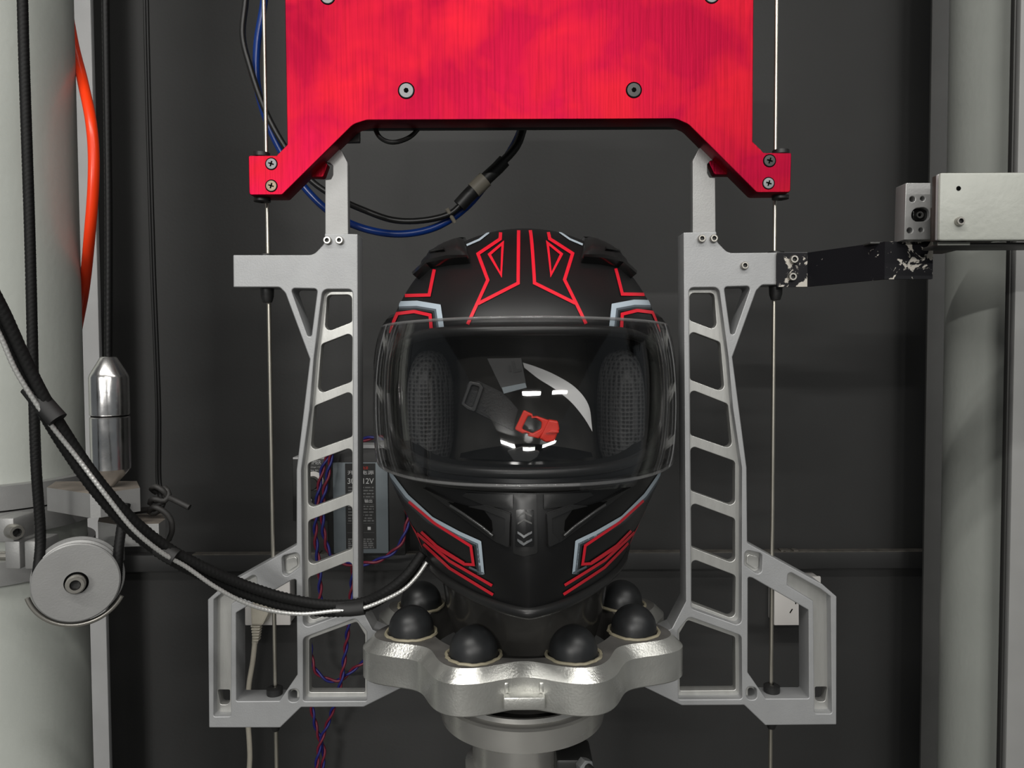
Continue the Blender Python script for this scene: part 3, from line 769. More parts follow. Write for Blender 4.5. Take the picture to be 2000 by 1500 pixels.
# chin lip under the visor
lip = [surf(math.radians(a), -0.0955-0.0*a, 0.002) for a in range(-75, 76, 3)]
mb = MB(); mb.tube(lip, 0.0035, 8); mb.build('visor_ledge', M['semi'], helmet, angle=60)
# bottom edge trim
lp = [surf(th, rim(th)+0.002, 0.0006) for th in [-PI+2*PI*i/120 for i in range(121)]]
mb = MB(); mb.tube(lp, 0.0045, 8, smooth=False, caps=False); mb.build('edge_trim', M['semi'], helmet, angle=60)
# neck roll / chin curtain seen inside the lower edge
V, Fc = grid_from(lambda th, k: surf_off(th, s_of(rim(th)), -0.004-0.016*k)+Vector((0, 0, -0.017*math.sin(k*PI*0.6))), [-PI+2*PI*i/100 for i in range(101)], [j/8 for j in range(9)])
mb = MB(); mb.raw(V, Fc); mb.build('neck_roll', M['foam'], helmet, angle=60)
# visor
VT = math.radians(97)
def vz(th, k):
    a = abs(th)/VT; top = 0.0262-0.002*a*a; bt = -0.0935
    if a > 0.72: bt = bt+0.045*((a-0.72)/0.28)**2.2
    return bt+(top-bt)*k
def vis(off):
    G = []
    for i in range(101):
        th = -VT+2*VT*i/100; row = []
        for j in range(25):
            z = vz(th, j/24); dz = z+0.0935; fv = 0.1795-0.13*dz-0.867*dz*dz
            k = max(0.0, math.cos(th))**1.5
            row.append(surf(th, z, off)+Vector((0, -(fv-cat(TB, s_of(z))[2]-0.0085)*k, 0)))
        G.append(row)
    return G
def slab(mb, G0, G1, mi=0):
    a, b = len(G0), len(G0[0]); V = [v for r in G0 for v in r]+[v for r in G1 for v in r]; N = a*b; Fc = []
    for i in range(a-1):
        for j in range(b-1):
            q = (i*b+j, (i+1)*b+j, (i+1)*b+j+1, i*b+j+1); Fc.append(q); Fc.append(tuple(x+N for x in q[::-1]))
    for i in range(a-1):
        Fc.append((i*b, i*b+N, (i+1)*b+N, (i+1)*b)); Fc.append((i*b+b-1, (i+1)*b+b-1, (i+1)*b+b-1+N, i*b+b-1+N))
    for j in range(b-1):
        Fc.append((j, j+1, j+1+N, j+N)); k = (a-1)*b; Fc.append((k+j, k+j+N, k+j+1+N, k+j+1))
    mb.raw(V, Fc, mi)
mb = MB(); slab(mb, vis(0.0085), vis(0.0063)); visor = mb.build('visor', M['visor'], helmet, angle=40)
G = vis(0.0074)
edge = [r[0] for r in G]+G[-1][1:]+[r[-1] for r in G[::-1]][1:]+G[0][::-1][1:]
mb = MB(); mb.tube(edge, 0.0013, 8, smooth=False, caps=False); mb.build('visor_rim', M['rimglass'], visor, angle=60)
# lifting tab at the visor's lower edge
mb = MB(); slab(mb, [[surf(math.radians(a), z, 0.0148-0.002*abs(z+0.094)/0.004) for z in (-0.0975, -0.094, -0.0905)] for a in range(17, 38, 2)], [[surf(math.radians(a), z, 0.0118) for z in (-0.0965, -0.094, -0.0910)] for a in range(17, 38, 2)])
mb.build('visor_tab', M['visor'], visor)
# pivot pods
for sg in (-1, 1):
    G = []; G0 = []
    for i in range(13):
        a = 2*PI*i/12; row = []; row0 = []
        for j in range(7):
            k = j/6; th = sg*math.radians(88+17*k*math.cos(a)); z = 0.004+0.040*k*math.sin(a)
            hgt = 0.0135*(1-k**3)**0.5
            row.append(surf(th, z, hgt-0.003)); row0.append(surf(th, z, -0.004))
        G.append(row); G0.append(row0)
    mb = MB(); slab(mb, G, G0); mb.build('pivot_pod', M['gloss'], helmet, angle=60)
# brow vents
bl = [(905, 468, 6), (921, 513, 6), (880, 513, 40), (843, 521, 30), (818, 541, 5), (825, 515, 14), (843, 495, 20), (872, 479, 40)]
for mir in (False, True):
    V, Fc = patch_px(bl, 0.003, 5, 0.012, crown=0.006)
    if mir: V = [mirx(v) for v in V]
    mb = MB(); mb.raw(V, Fc); vent = mb.build('brow_vent', M['semi'], helmet, angle=45)
    V, Fc = patch_px([(918, 511, 2), (919, 515, 2), (880, 518), (842, 525), (818, 546), (816, 541), (841, 519), (880, 511)], 0.0068, 4, 0.008)
    if mir: V = [mirx(v) for v in V]
    mb = MB(); mb.raw(V, Fc); mb.build('vent_lip', M['gloss'], vent)
    V, Fc = patch_px([(850, 509), (850, 506), (878, 501), (878, 505)], 0.0096, 4, 0.008)
    if mir: V = [mirx(v) for v in V]
    mb = MB(); mb.raw(V, Fc); mb.build('vent_slider', M['gloss'], vent)
# chin vents
for mir in (False, True):
    V, Fc = patch_px([(912, 962), (1003, 966), (1003, 994), (952, 988), (905, 968)], 0.0016, 5, 0.006, crown=0.0004)
    if mir: V = [mirx(v) for v in V]
    mb = MB(); mb.raw(V, Fc); mb.build('upper_chin_panel', M['semi'], helmet)
    V, Fc = patch_px([(830, 952), (870, 972), (905, 990, 3), (952, 985, 6), (999, 1001, 5), (998, 1070, 4), (972, 1058, 6), (920, 1020), (860, 975)], 0.0020, 5, 0.006)
    if mir: V = [mirx(v) for v in V]
    mb = MB(); mb.raw(V, Fc); cv = mb.build('chin_vent', M['semi'], helmet)
    V, Fc = patch_px([(880, 979), (905, 986), (948, 996, 6), (963, 1016, 4), (966, 1041, 3), (925, 1010)], 0.0026, 4, 0.004)
    if mir: V = [mirx(v) for v in V]
    mb = MB(); mb.raw(V, Fc); mb.build('vent_opening', M['hole'], cv)
    rd = [hit(x, y, 0.0035) for x, y in ((886, 985), (905, 997), (926, 1012), (948, 1028), (968, 1045))]
    if mir: rd = [mirx(v) for v in rd]
    mb = MB(); mb.tube(rd, 0.0011, 8); mb.build('vent_ridge', M['ridge'], cv, angle=60)
    V, Fc = patch_px([(952, 988, 5), (999, 1003, 5), (998, 1068, 4), (975, 1056, 4), (990, 1040), (990, 1012), (948, 994)], 0.0034, 4, 0.004)
    if mir: V = [mirx(v) for v in V]
    mb = MB(); mb.raw(V, Fc); mb.build('vent_frame', M['semi'], cv)
dx = 1026-1025.5
V, Fc = patch_px([(1005, 966, 2), (1046, 966, 2), (1046, 1078, 6), (1026, 1084, 4), (1006, 1078, 6)], 0.0040, 5, 0.007, crown=0.0005)
mb = MB(); mb.raw(V, Fc); cvp = mb.build('centre_vent', M['semi'], helmet)
V, Fc = patch_px([(1011, 995, 3), (1040, 995, 3), (1040, 1066, 5), (1011, 1066, 5)], 0.0058, 4, 0.005)
mb = MB(); mb.raw(V, Fc); sl = mb.build('vent_slide', M['gloss'], cvp)
mb = MB()
for cy, up, wd in ((1002, 1, 3.0), (1016, 1, 3.0), (1040, -1, 4.0), (1054, -1, 4.0)):
    for sg in (-1, 1):
        q = [(1026, cy-4*up), (1026+sg*11, cy+4*up), (1026+sg*11, cy+4*up+wd), (1026, cy-4*up+wd+1)]
        V, Fc = patch_px(q, 0.0066, 6, 0.003); mb.raw(V, Fc, 0 if up < 0 else 1)
mb.build('chevron_emblem', [M['chrome'], M['dark_grey']], sl)
# inside of the helmet
def blob(cx, cy, cz, rx, ry, rz, rot=0.0, n=28):
    V = []; Fc = []; m = 16
    for i in range(m+1):
        a = -PI/2+PI*i/m
        for j in range(n):
            b = 2*PI*j/n; e = 0.75
            sp = lambda q: math.copysign(abs(q)**e, q)
            v = Vector((rx*sp(math.cos(a))*sp(math.cos(b)), ry*sp(math.cos(a))*sp(math.sin(b)), rz*sp(math.sin(a))))
            V.append(Matrix.Rotation(rot, 3, 'Z') @ v+Vector((cx, cy, cz)))
    for i in range(m):
        for j in range(n): Fc.append((i*n+j, i*n+(j+1) % n, (i+1)*n+(j+1) % n, (i+1)*n+j))
    return V, Fc
for sg in (-1, 1):
    mb = MB(); mb.raw(*blob(HX+sg*0.0805, HY-0.075, CAM.z-0.046, 0.0160, 0.022, 0.052, sg*0.55)); mb.build('cheek_pad', M['mesh'], helmet, angle=None)
brl = [(-0.052+0.0, 0), ]
mb = MB()
V, Fc = grid_from(lambda u, k: Vector((HX+u*0.055, HY-0.128+abs(u)**2*0.034+k*0.014, CAM.z-0.083+0.010*k*(1-u*u*0.8)+0.004*(1-abs(u)))), [-1+2*i/30 for i in range(31)], [j/6 for j in range(7)])
mb.raw(V, Fc); mb.build('breath_guard', M['gloss'], helmet)
mb = MB(); plate(mb, [(988, 880, 4), (1022, 871, 10), (1056, 882, 4), (1050, 894, 3), (1036, 903, 3), (1003, 902, 3)], [], 0.562, 0.003, 0.0008); mb.build('nose_clip', M['semi'], helmet)
sd = 0.578
mb = MB(); plate(mb, [(912, 748, 8), (936, 744, 6), (985, 768), (1012, 800), (1002, 842), (960, 822), (905, 795, 8)], [], sd+0.004, 0.003, 0.0008)
strap = mb.build('chin_strap', M['web'], helmet)
mb = MB(); plate(mb, [(916, 744, 5), (938, 748, 5), (945, 758, 4), (928, 806, 5), (912, 800, 5), (900, 790, 4)], [[(922, 752, 3), (936, 756, 3), (922, 797, 3), (908, 788, 3)]], sd+0.001, 0.003, 0.0008); mb.build('strap_slider', M['semi'], strap)
mb = MB(); plate(mb, [(1023, 801, 3), (1040, 809), (1041, 814), (1049, 813), (1072, 821), (1070, 835), (1052, 857), (1032, 852), (1030, 847), (1020, 847), (1005, 839, 4)], [[(1032, 812, 3), (1045, 818), (1058, 824, 6), (1057, 838, 8), (1040, 847, 6), (1019, 838, 4)]], sd-0.004, 0.006, 0.0010)
bk = mb.build('buckle', M['buckle'], strap)
mb = MB(); plate(mb, [(1072, 820, 3), (1090, 823, 3), (1093, 838, 4), (1083, 862, 5), (1066, 864, 4), (1054, 857, 2)], [], sd-0.0065, 0.009, 0.0012)
plate(mb, [(1075, 840), (1092, 842), (1091, 846), (1066, 846)], [], sd-0.008, 0.002, 0.0006); mb.build('buckle_button', M['buckle'], bk)
mb = MB(); plate(mb, [(951, 700), (1018, 699), (1029, 757), (984, 769, 2)], [], sd+0.001, 0.001, 0.0002); tg = mb.build('swing_tag', M['card_dark'], helmet, smooth=False)
mb = MB(); plate(mb, [(980, 757), (1026, 748), (1029, 757), (984, 769)], [], sd, 0.0008, 0.0001); mb.build('tag_edge', M['psu_alu'], tg, smooth=False)
mb = MB(); plate(mb, [(992, 715), (997, 714), (999, 726), (994, 727)], [], sd+0.0004, 0.0006, 0.0001); plate(mb, [(999, 706), (1004, 705), (1009, 722), (1018, 720), (1019, 725), (1003, 729)], [], sd+0.0004, 0.0006, 0.0001); mb.build('tag_print', M['label'], tg)
# curved pale card made up to imitate a crescent reflection on the headform
V, Fc = [], []
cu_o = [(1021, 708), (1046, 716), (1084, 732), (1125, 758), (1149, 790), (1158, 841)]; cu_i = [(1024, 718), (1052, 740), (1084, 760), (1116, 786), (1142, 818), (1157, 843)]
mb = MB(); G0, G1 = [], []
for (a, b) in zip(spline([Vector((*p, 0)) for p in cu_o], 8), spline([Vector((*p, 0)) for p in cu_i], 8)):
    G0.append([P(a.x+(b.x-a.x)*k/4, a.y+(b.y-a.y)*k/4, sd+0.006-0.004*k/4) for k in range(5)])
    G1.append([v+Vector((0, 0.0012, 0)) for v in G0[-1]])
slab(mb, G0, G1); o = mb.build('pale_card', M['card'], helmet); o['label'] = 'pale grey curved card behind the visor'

# ------------------------------------------------------------------ sensor box on the right column
box = thing('sensor_box', P(1900, 470, 0.575), 'grey enamelled steel sensor box in front of the right column', 'box')
bd = 0.565
mb = MB(); mb.pbox(1834, 335, 2140, 470, bd, 0.004, 0.0022); mb.build('cover', M['case'], box)
mb = MB(); mb.pbox(1830, 338, 2130, 469, bd+0.005, 0.0035, 0.001); mb.build('gasket', M['card'], box)
mb = MB(); mb.pbox(1832, 338, 2130, 469, bd+0.0088, 0.0100, 0.001); mb.pbox(1890, 342, 2130, 465, bd+0.0188, 0.018, 0.001); mb.build('case_body', M['case_side'], box)
mb = MB(); mb.pbox(1840, 472, 2130, 480, bd+0.010, 0.028, 0.001); mb.pbox(1832, 473, 1895, 479, bd+0.009, 0.0012, 0.0003, mi=1); mb.build('mount_plate', [M['dark_grey'], M['case']], box)
socket_screw(box, 1872, 433, bd, 8.5, name='cover_screw', label='silver cover screw')
mb = MB(); mb.lathe([(0.0018, 0.0002), (0, 0.0002)], P(1872, 368, bd), (0, -1, 0), 20); mb.build('screw_hole', M['hole'], box)
bk_ = thing('sensor_block', P(1792, 468, 0.61), 'small silver drilled block with dark oval lens, left of the grey sensor box', 'block')
hd = 0.605
def circ(cx, cy, r, n=16): return [(cx+r*math.cos(2*PI*i/n), cy+r*math.sin(2*PI*i/n)) for i in range(n)]
ov = [(1781, 407, 14), (1815, 404, 12), (1815, 432, 12), (1780, 433, 14)]
mb = MB(); plate(mb, [(1769, 357, 3), (1818, 357), (1818, 468), (1766, 468)], [circ(1782, 389, 5.5), circ(1802, 388, 4.5), circ(1777, 450, 5.5), circ(1799, 449, 4.5), ov], hd, 0.016, 0.0006)
mb.build('block_body', M['alu_plate'], bk_)
mb = MB(); mb.pbox(1768, 360, 1818, 466, hd+0.010, 0.005); mb.build('back_cover', M['hole'], bk_)
mb = MB(); mb.pbox(1783, 409, 1818, 430, hd+0.003, 0.006, 0.001); ls = mb.build('lens_body', M['gloss'], bk_)
mb = MB(); mb.lathe([(0.0028, 0), (0.0028, 0.001), (0.0018, 0.001), (0.0012, 0), (0, 0)], P(1796, 420, hd+0.003), (0, -1, 0), 20); mb.build('lens', M['dark_grey'], ls)
mb = MB(); mb.box(Vector((X3-0.05, Y1+0.004, P(1800, 470, hd).z+0.0)), Vector((X3+0.03, Y1+0.03, P(1800, 466, hd).z)), 0.0005); mb.build('support_arm', M['dark_grey'], bk_)
ar = MB().box((P(1950, 420, bd+0.03).x, CAM.y+bd+0.037, P(1950, 450, .6).z), (P(1950, 420, bd+0.03).x+0.04, RY-RR+0.03, P(1950, 360, .6).z), 0.002).build('column_bracket', M['case_side'], box)

# ------------------------------------------------------------------ left column: clamp, pulley, ropes, weight
def zc(py, d): return P(100, py, d).z
cl = thing('column_clamp', (LX, LY-LR, zc(1160, 0.70)), 'silver aluminium clamp collars with shelf brackets around the left column', 'clamp')
def collar(y0, y1, ro, name, d=0.70):
    z0 = zc(y1, d); z1 = zc(y0, d); ri = LR+0.0003
    return MB().lathe([(ri, z0), (ro, z0), (ro, z1), (ri, z1), (ri, z0)], (LX, LY, 0), (0, 0, 1), 96).build(name, M['alu_plate'], cl, angle=30)
collar(957, 1006, LR+0.014, 'upper_collar'); collar(1010, 1058, LR+0.013, 'middle_collar'); collar(1112, 1160, LR+0.008, 'lower_collar')
def prism(name, pts, z0, z1, mats, parent, topmi=1):
    mb = MB(); n = len(pts); vs = [Vector((x, y, z0)) for x, y in pts]+[Vector((x, y, z1)) for x, y in pts]
    bv, fs = mb.raw(vs, [tuple(range(n))[::-1], tuple(range(n, 2*n))]+[(i, (i+1) % n, (i+1) % n+n, i+n) for i in range(n)])
    fs[1].material_index = topmi
    return mb.build(name, mats, parent, angle=20)
def xy(px, d): v = P(px, 980, d); return (v.x, v.y)
# upper shelf: a block with its chamfered corner towards the camera
prism('weight_shelf', [xy(92, 0.71), xy(176, 0.675), xy(196, 0.677), xy(274, 0.705), xy(268, 0.745), xy(110, 0.745)], zc(1010, 0.68), zc(963, 0.68), [M['alu_plate'], M['brown_dust']], cl)
prism('cord_shelf', [xy(190, 0.715), xy(231, 0.70), xy(309, 0.705), xy(322, 0.725), xy(315, 0.75), xy(195, 0.75)], zc(1069, 0.70), zc(1026, 0.70), [M['alu_plate'], M['brown_dust']], cl)
for x0, x1 in ((10, 38), (48, 76)):
    mb = MB(); mb.pbox(x0, 1057, x1, 1112, 0.668, 0.03, 0.0015); mb.build('clamp_ear', M['alu_plate'], cl)
mb = MB(); mb.pbox(-12, 1012, 26, 1060, 0.668, 0.03, 0.0015); mb.build('clamp_ear', M['alu_plate'], cl)
socket_screw(cl, 0, 0, 0.66, 15, name='clamp_bolt', world=P(24, 1037, 0.668), axis=(0.75, -0.55, 0), h=0.011)
mb = MB(); mb.tube([P(-10, 1086, 0.682), P(60, 1086, 0.682)], 0.0045, 14, smooth=False); mb.build('clamp_rod', M['steel'], cl)
mb = MB(); mb.pbox(230, 1070, 240, 1096, 0.72, 0.004, 0.0008); mb.build('stop_tab', M['alu_plate'], cl)
# pulley
pc = P(150, 1136, 0.655); pax = Vector((0.42, -0.9, 0.03)).normalized()
pu = thing('pulley', P(150, 1220, 0.67), 'silver grooved pulley wheel with socket bolt, on the left column clamp', 'pulley')
Rp = 0.0350
MB().lathe([(0.0, 0.0045), (0.006, 0.005), (Rp-0.0012, 0.005), (Rp, 0.004), (Rp, 0.0015), (Rp-0.007, -0.001), (Rp-0.007, -0.0075), (Rp, -0.010), (Rp, -0.0125), (Rp-0.001, -0.0135), (0.0, -0.0135)], pc, pax, 96).build('wheel', M['alu_plate'], pu, angle=25)
MB().lathe([(Rp+0.0015, -0.016), (Rp+0.0025, -0.0155), (Rp+0.0025, -0.0138), (0, -0.0138)], pc, pax, 96).build('back_plate', M['alu_plate'], pu, angle=25)
mb = MB(); mb.lathe([(0.0098, 0.0052), (0.006, 0.0054)], pc, pax, 32, mi=1); mb.build('bolt_recess', [M['hole'], M['hole']], pu)
socket_screw(pu, 0, 0, 0.65, 18, name='axle_bolt', world=pc+pax*0.005, axis=pax, h=0.0085)
u = pax.cross(Vector((0, 0, 1))).normalized(); v_ = Vector((0, 0, 1))-pax*pax.z; v_.normalize()
arc = [pc-pax*0.004+(u*math.cos(q)+v_*math.sin(q))*(Rp+0.0045) for q in [math.radians(218+(342-218)*i/40) for i in range(41)]]
arc2 = [pc-pax*0.004+(-u*math.cos(q)+v_*math.sin(q))*(Rp+0.0045) for q in [math.radians(195+(332-195)*i/40) for i in range(41)]]
mb = MB(); mb.tube(arc2, 0.0022, 10, smooth=False); mb.build('rope_guard', M['steel'], pu, angle=60)
MB().tube([pc-pax*0.012, pc-pax*0.05], 0.010, 20, smooth=False).build('axle', M['alu_plate'], pu)
# braided rope over the pulley
BRD = (0.095, 0.0038, 4)
gp = pc-pax*0.0042; rg_ = Rp-0.0035
ul = -u if u.x > 0 else u
ropep = [P(40, -350, 0.655), P(44, 0, 0.655), P(58, 450, 0.655), P(70, 900, 0.655), P(79, 1060, 0.658)]
wrap = [gp+(ul*math.cos(q)-v_*math.sin(q))*rg_ for q in [math.radians(5+170*i/18) for i in range(19)]]
up_ = [gp-ul*rg_+Vector((-0.0005, 0.004, 0.02)), gp-ul*rg_+Vector((-0.0015, 0.012, 0.04)), gp-ul*rg_+Vector((-0.002, 0.022, 0.062))]
o = MB().tube(ropep+wrap+up_, 0.0041, 14, step=0.0009, braid=BRD).build('braided_rope', M['braid'], angle=None)
tag(o, 'thick black braided rope hanging at the far left and passing round the silver pulley', 'rope')
# counterweight and its rope
wd = 0.7105
wp = P(218, 949, wd); ztop = P(217, 697, wd).z; zmid = P(218, 812, wd).z
cwt = thing('counterweight', wp, 'polished two-piece aluminium counterweight standing beside the left column', 'weight')
WR = 0.0174; zb_ = wp.z
z_c1 = P(218, 735, wd).z; z_c2 = P(218, 915, wd).z
MB().lathe([(0.0, ztop), (0.0065, ztop), (0.0075, ztop-0.0008), (WR-0.001, z_c1+0.002), (WR, z_c1-0.001), (WR, zmid+0.0015), (WR-0.001, zmid+0.0006), (0, zmid+0.0006)], (wp.x, wp.y, 0), (0, 0, 1), 48).build('upper_half', M['alu_polish'], cwt, angle=25)
MB().lathe([(0, zmid-0.0006), (WR-0.001, zmid-0.0006), (WR, zmid-0.0015), (WR, z_c2), (WR-0.002, z_c2-0.003), (0.0045, zb_+0.002), (0.003, zb_+0.0003), (0.0, zb_)], (wp.x, wp.y, 0), (0, 0, 1), 48).build('lower_half', M['alu_polish'], cwt, angle=25)
MB().lathe([(WR*0.93, zmid-0.001), (WR*0.93, zmid+0.001)], (wp.x, wp.y, 0), (0, 0, 1), 48).build('joint_ring', M['hole'], cwt)
o = MB().tube([P(203, -350, wd), P(206, 0, wd), P(212, 400, wd), Vector((wp.x, wp.y, ztop))], 0.0034, 12, step=0.0012, braid=(0.05, 0.005, 3)).build('suspension_rope', M['cord'], angle=None)
tag(o, 'black rope dropping to the top of the polished counterweight', 'rope')
# thin cord with a knot
kd = 0.735
ct = thing('knotted_cord', P(320, 1020, kd), 'thin black double cord knotted at the bracket, right of the counterweight', 'cord')
mb = MB()
for s_ in (-2.6, 2.6):
    mb.tube([P(281+s_, -350, kd), P(285+s_, 0, kd), P(298+s_, 500, kd), P(309+s_, 800, kd), P(311+s_, 950, kd), P(315+s_, 962, kd-0.002)], 0.0016, 10, step=0.006)
mb.build('hanging_cord', M['cord'], ct, angle=60)
mb = MB()
mb.tube([P(306, 962, kd-.004), P(296, 955, kd-.008), P(304, 950, kd-.011), P(322, 962, kd-.010), P(326, 974, kd-.006), P(306, 986, kd-.006), P(293, 982, kd-.009), P(300, 974, kd-.012), P(322, 978, kd-.010), P(330, 966, kd-.008), P(322, 953, kd-.006), P(312, 962, kd-.002), P(318, 985, kd-.004), P(303, 1002, kd-.007), P(292, 1000, kd-.008), P(300, 990, kd-.012), P(322, 1000, kd-.010), P(334, 1016, kd-.008), P(336, 1036, kd-.006), P(330, 1054, kd)], 0.0027, 10)
mb.build('knot', M['knot'], ct, angle=60)
mb = MB(); mb.tube([P(322, 968, kd-.006), P(340, 976, kd-.010), P(370, 991, kd-.012)], 0.0030, 12); mb.build('loose_end', M['knot'], ct, angle=60)
mb = MB(); mb.tube([P(300, 995, kd), P(280, 996, kd+.002), P(258, 1000, kd+.01)], 0.003, 10); mb.build('tail', M['knot'], ct, angle=60)
# orange hose behind the column
o = MB().tube([P(126, -20, .98), P(143, 80, .92), P(163, 165, .83), P(178, 240, .805), P(183, 300, .80), P(182, 370, .80), P(175, 460, .81), P(165, 560, .86), P(150, 650, .94), P(138, 740, .98)], 0.0056, 18).build('orange_hose', M['orange'], angle=60)
tag(o, 'orange-red plastic hose curving out from behind the left column', 'hose')

# ------------------------------------------------------------------ cable bundle to the helmet
bund = [(-60, 500, .50), (0, 612, .515), (40, 700, .525), (85, 790, .535), (140, 880, .548), (190, 950, .558), (250, 1018, .572), (320, 1075, .59), (400, 1118, .61), (480, 1152, .63), (560, 1176, .645), (640, 1188, .655), (700, 1184, .66), (750, 1162, .655), (790, 1130, .655), (822, 1088, .66)]
cb = thing('cable_bundle', P(560, 1180, .645), 'bundle of black braided cable and silver wire swooping from the left edge to the helmet', 'cable')
pts = [P(*q) for q in bund]
def shifted(k0, k1, dxp, dyp, dd): return [P(x+dxp, y+dyp, d+dd) for x, y, d in bund[k0:k1]]
mb = MB(); mb.tube(shifted(0, 16, 4, -7, 0), 0.0043, 12, step=0.0009, braid=BRD); mb.build('black_cable', M['braid'], cb, angle=None)
mb = MB(); mb.tube(shifted(0, 16, -4, 7, 0.003), 0.0043, 12, step=0.0009, braid=BRD); mb.build('black_cable', M['braid'], cb, angle=None)
sil = [(-50, 560, .503), (0, 655, .513), (30, 722, .520), (62, 775, .527), (100, 830, .535), (150, 893, .546), (205, 965, .553), (262, 1035, .565), (320, 1082, .582), (362, 1106, .595), (420, 1146, .61), (480, 1178, .625), (530, 1193, .636), (590, 1199, .645), (655, 1193, .650), (700, 1190, .652), (750, 1172, .652), (790, 1150, .652), (815, 1125, .654), (834, 1098, .657)]
mb = MB(); mb.tube([P(*q) for q in sil], 0.0017, 10, step=0.0008, braid=(0.12, 0.003, 2)); sw = mb.build('silver_wire', M['silver_braid'], cb, angle=None); sw['label'] = 'thin silver braided wire'
for a, b, rr in ((3, (-26, -34, 28, 30), 0.0070), (7, (-18, -13, 24, 14), 0.0066), (11, (18, 1, 72, -2), 0.0068)):
    x, y, d = bund[a]; mb = MB(); mb.tube([P(x+b[0], y+b[1], d), P(x+(b[0]+b[2])/2, y+(b[1]+b[3])/2+2, d), P(x+b[2], y+b[3], d)], rr, 14, flat=0.8); mb.build('tape_wrap', M['tape'], cb, angle=60)

# ------------------------------------------------------------------ blue hose and black sensor cable behind the red plate
hd_ = 0.80
o = MB().tube([P(522, -120, hd_), P(516, 0, hd_), P(502, 90, hd_), P(503, 170, hd_), P(525, 245, hd_), P(560, 315, hd_), P(600, 372, hd_), P(650, 418, hd_), P(710, 446, hd_), P(780, 457, hd_), P(850, 444, hd_), P(910, 405, hd_), P(960, 345, hd_), P(1000, 290, hd_), P(1022, 240, hd_), P(1035, 150, hd_), P(1040, 0, hd_)], 0.0040, 16).build('blue_hose', M['blue'], angle=60)
tag(o, 'blue plastic hose looping behind the red plate and above the helmet', 'hose')
kd2 = 0.79
sc = thing('sensor_cable', P(800, 436, kd2), 'black sensor cable with plug connector, looping alongside the blue hose', 'cable')
MB().tube([P(486, -120, kd2), P(480, 0, kd2), P(474, 70, kd2), P(488, 130, kd2), P(520, 220, kd2), P(560, 292, kd2), P(605, 350, kd2), P(650, 382, kd2), P(710, 410, kd2), P(770, 430, kd2), P(830, 430, kd2), P(880, 417, kd2), P(900, 400, kd2)], 0.0033, 14).build('cable', M['cable'], sc, angle=60)
MB().tube([P(897, 402, kd2), P(915, 382, kd2), P(925, 372, kd2)], 0.0075, 18, smooth=False).build('plug', M['black'], sc, angle=60)
MB().tube([P(925, 372, kd2), P(948, 350, kd2)], 0.0086, 20, smooth=False).build('coupling_ring', M['tie'], sc, angle=60)
MB().tube([P(946, 352, kd2), P(972, 328, kd2), P(985, 314, kd2)], 0.0070, 18, smooth=False).build('socket', M['black'], sc, angle=60)
MB().tube([P(980, 318, kd2), P(1008, 286, kd2), P(1020, 255, kd2), P(1032, 180, kd2)], 0.0045, 14).build('cable', M['cable'], sc, angle=60)
MB().tube([P(873, 408, kd2-.004), P(888, 434, hd_-.006)], 0.0022, 10, smooth=False).build('cable_tie', M['tie'], sc, angle=60)

# ------------------------------------------------------------------ power supply, dimmer, wires on the ledge
pd = 1.13
ps = thing('power_supply', P(705, 1086, pd+.03), 'black 12V power supply unit with grey side stripes, on the wall behind the left frame', 'power supply')
mb = MB(); mb.pbox(640, 870, 790, 1086, pd+.004, 0.05, 0.002); mb.build('case', M['psu'], ps)
mb = MB(); mb.pbox(652, 903, 757, 1081, pd, 0.004, 0.0008); mb.build('faceplate', M['psu_alu'], ps)
mb = MB(); mb.pbox(676, 905, 733, 1072, pd-.0006, 0.001)
lb = mb.build('rating_label', M['label'], ps)
mb = MB(); dl = pd-.0009
text(mb, '30A 12V', 679, 934, 730, 945, dl, 0); text(mb, '开关电源', 679, 919, 730, 927, dl, 0); text(mb, '电源', 708, 911, 719, 917, dl, 2)
rg2 = random.Random(5)
for k, yy in enumerate((951, 957, 963, 969, 988, 993, 999, 1005, 1011, 1016, 1052, 1056, 1060, 1064, 1068)):
    xx = 680
    while xx < 728:
        l = rg2.uniform(4, 11); mb.pbox(xx, yy, min(xx+l, 730), yy+2.4, dl, 0.0004, mi=1); xx += l+2
text(mb, '输出', 712, 975, 727, 982, dl, 0)
for yy in (973, 985, 1022, 1040): mb.pbox(678, yy, 731, yy+.6, dl, 0.0004, mi=1)
mb.pbox(718, 1029, 724, 1035, dl, 0.0004, mi=0)
mb.build('label_print', [M['ink'], M['ink_dim'], M['ink_red']], lb, smooth=False)
mb = MB(); mb.pbox(700, 868, 786, 876, pd-.002, 0.03, 0.001); mb.build('top_strip', M['card'], ps)
dm = thing('dimmer', P(610, 1000, pd+.02), 'small black dimmer box with round knob, left of the power supply', 'dimmer')
mb = MB(); mb.pbox(572, 896, 642, 1018, pd+.004, 0.03, 0.0015); mb.build('case', M['psu'], dm)
mb = MB(); mb.pbox(572, 893, 642, 897, pd+.004, 0.028, 0.0004); mb.build('top_edge', M['card'], dm)
mb = MB(); text(mb, 'DIMMER', 596, 899, 627, 907, pd+.003, 0); text(mb, 'Voltage 12V', 604, 911, 626, 914, pd+.003, 0); text(mb, 'Max: 8A', 604, 917, 622, 920, pd+.003, 0); mb.build('label_print', M['ink'], dm, smooth=False)
mb = MB(); mb.lathe([(0.0145, 0), (0.0145, 0.0006), (0, 0.0006)], P(613, 939, pd+.004), (0, -1, 0), 40); mb.build('dial_plate', M['white'], dm)
kn = MB().lathe([(0.0105, 0), (0.010, 0.010), (0.009, 0.011), (0, 0.011)], P(611, 943, pd+.003), (0, -1, 0), 32).build('knob', M['black'], dm)
for xx in (606, 618): flat_screw(dm, xx, 977, pd+.003, 4, 'cross', 'zinc', 'terminal_screw')
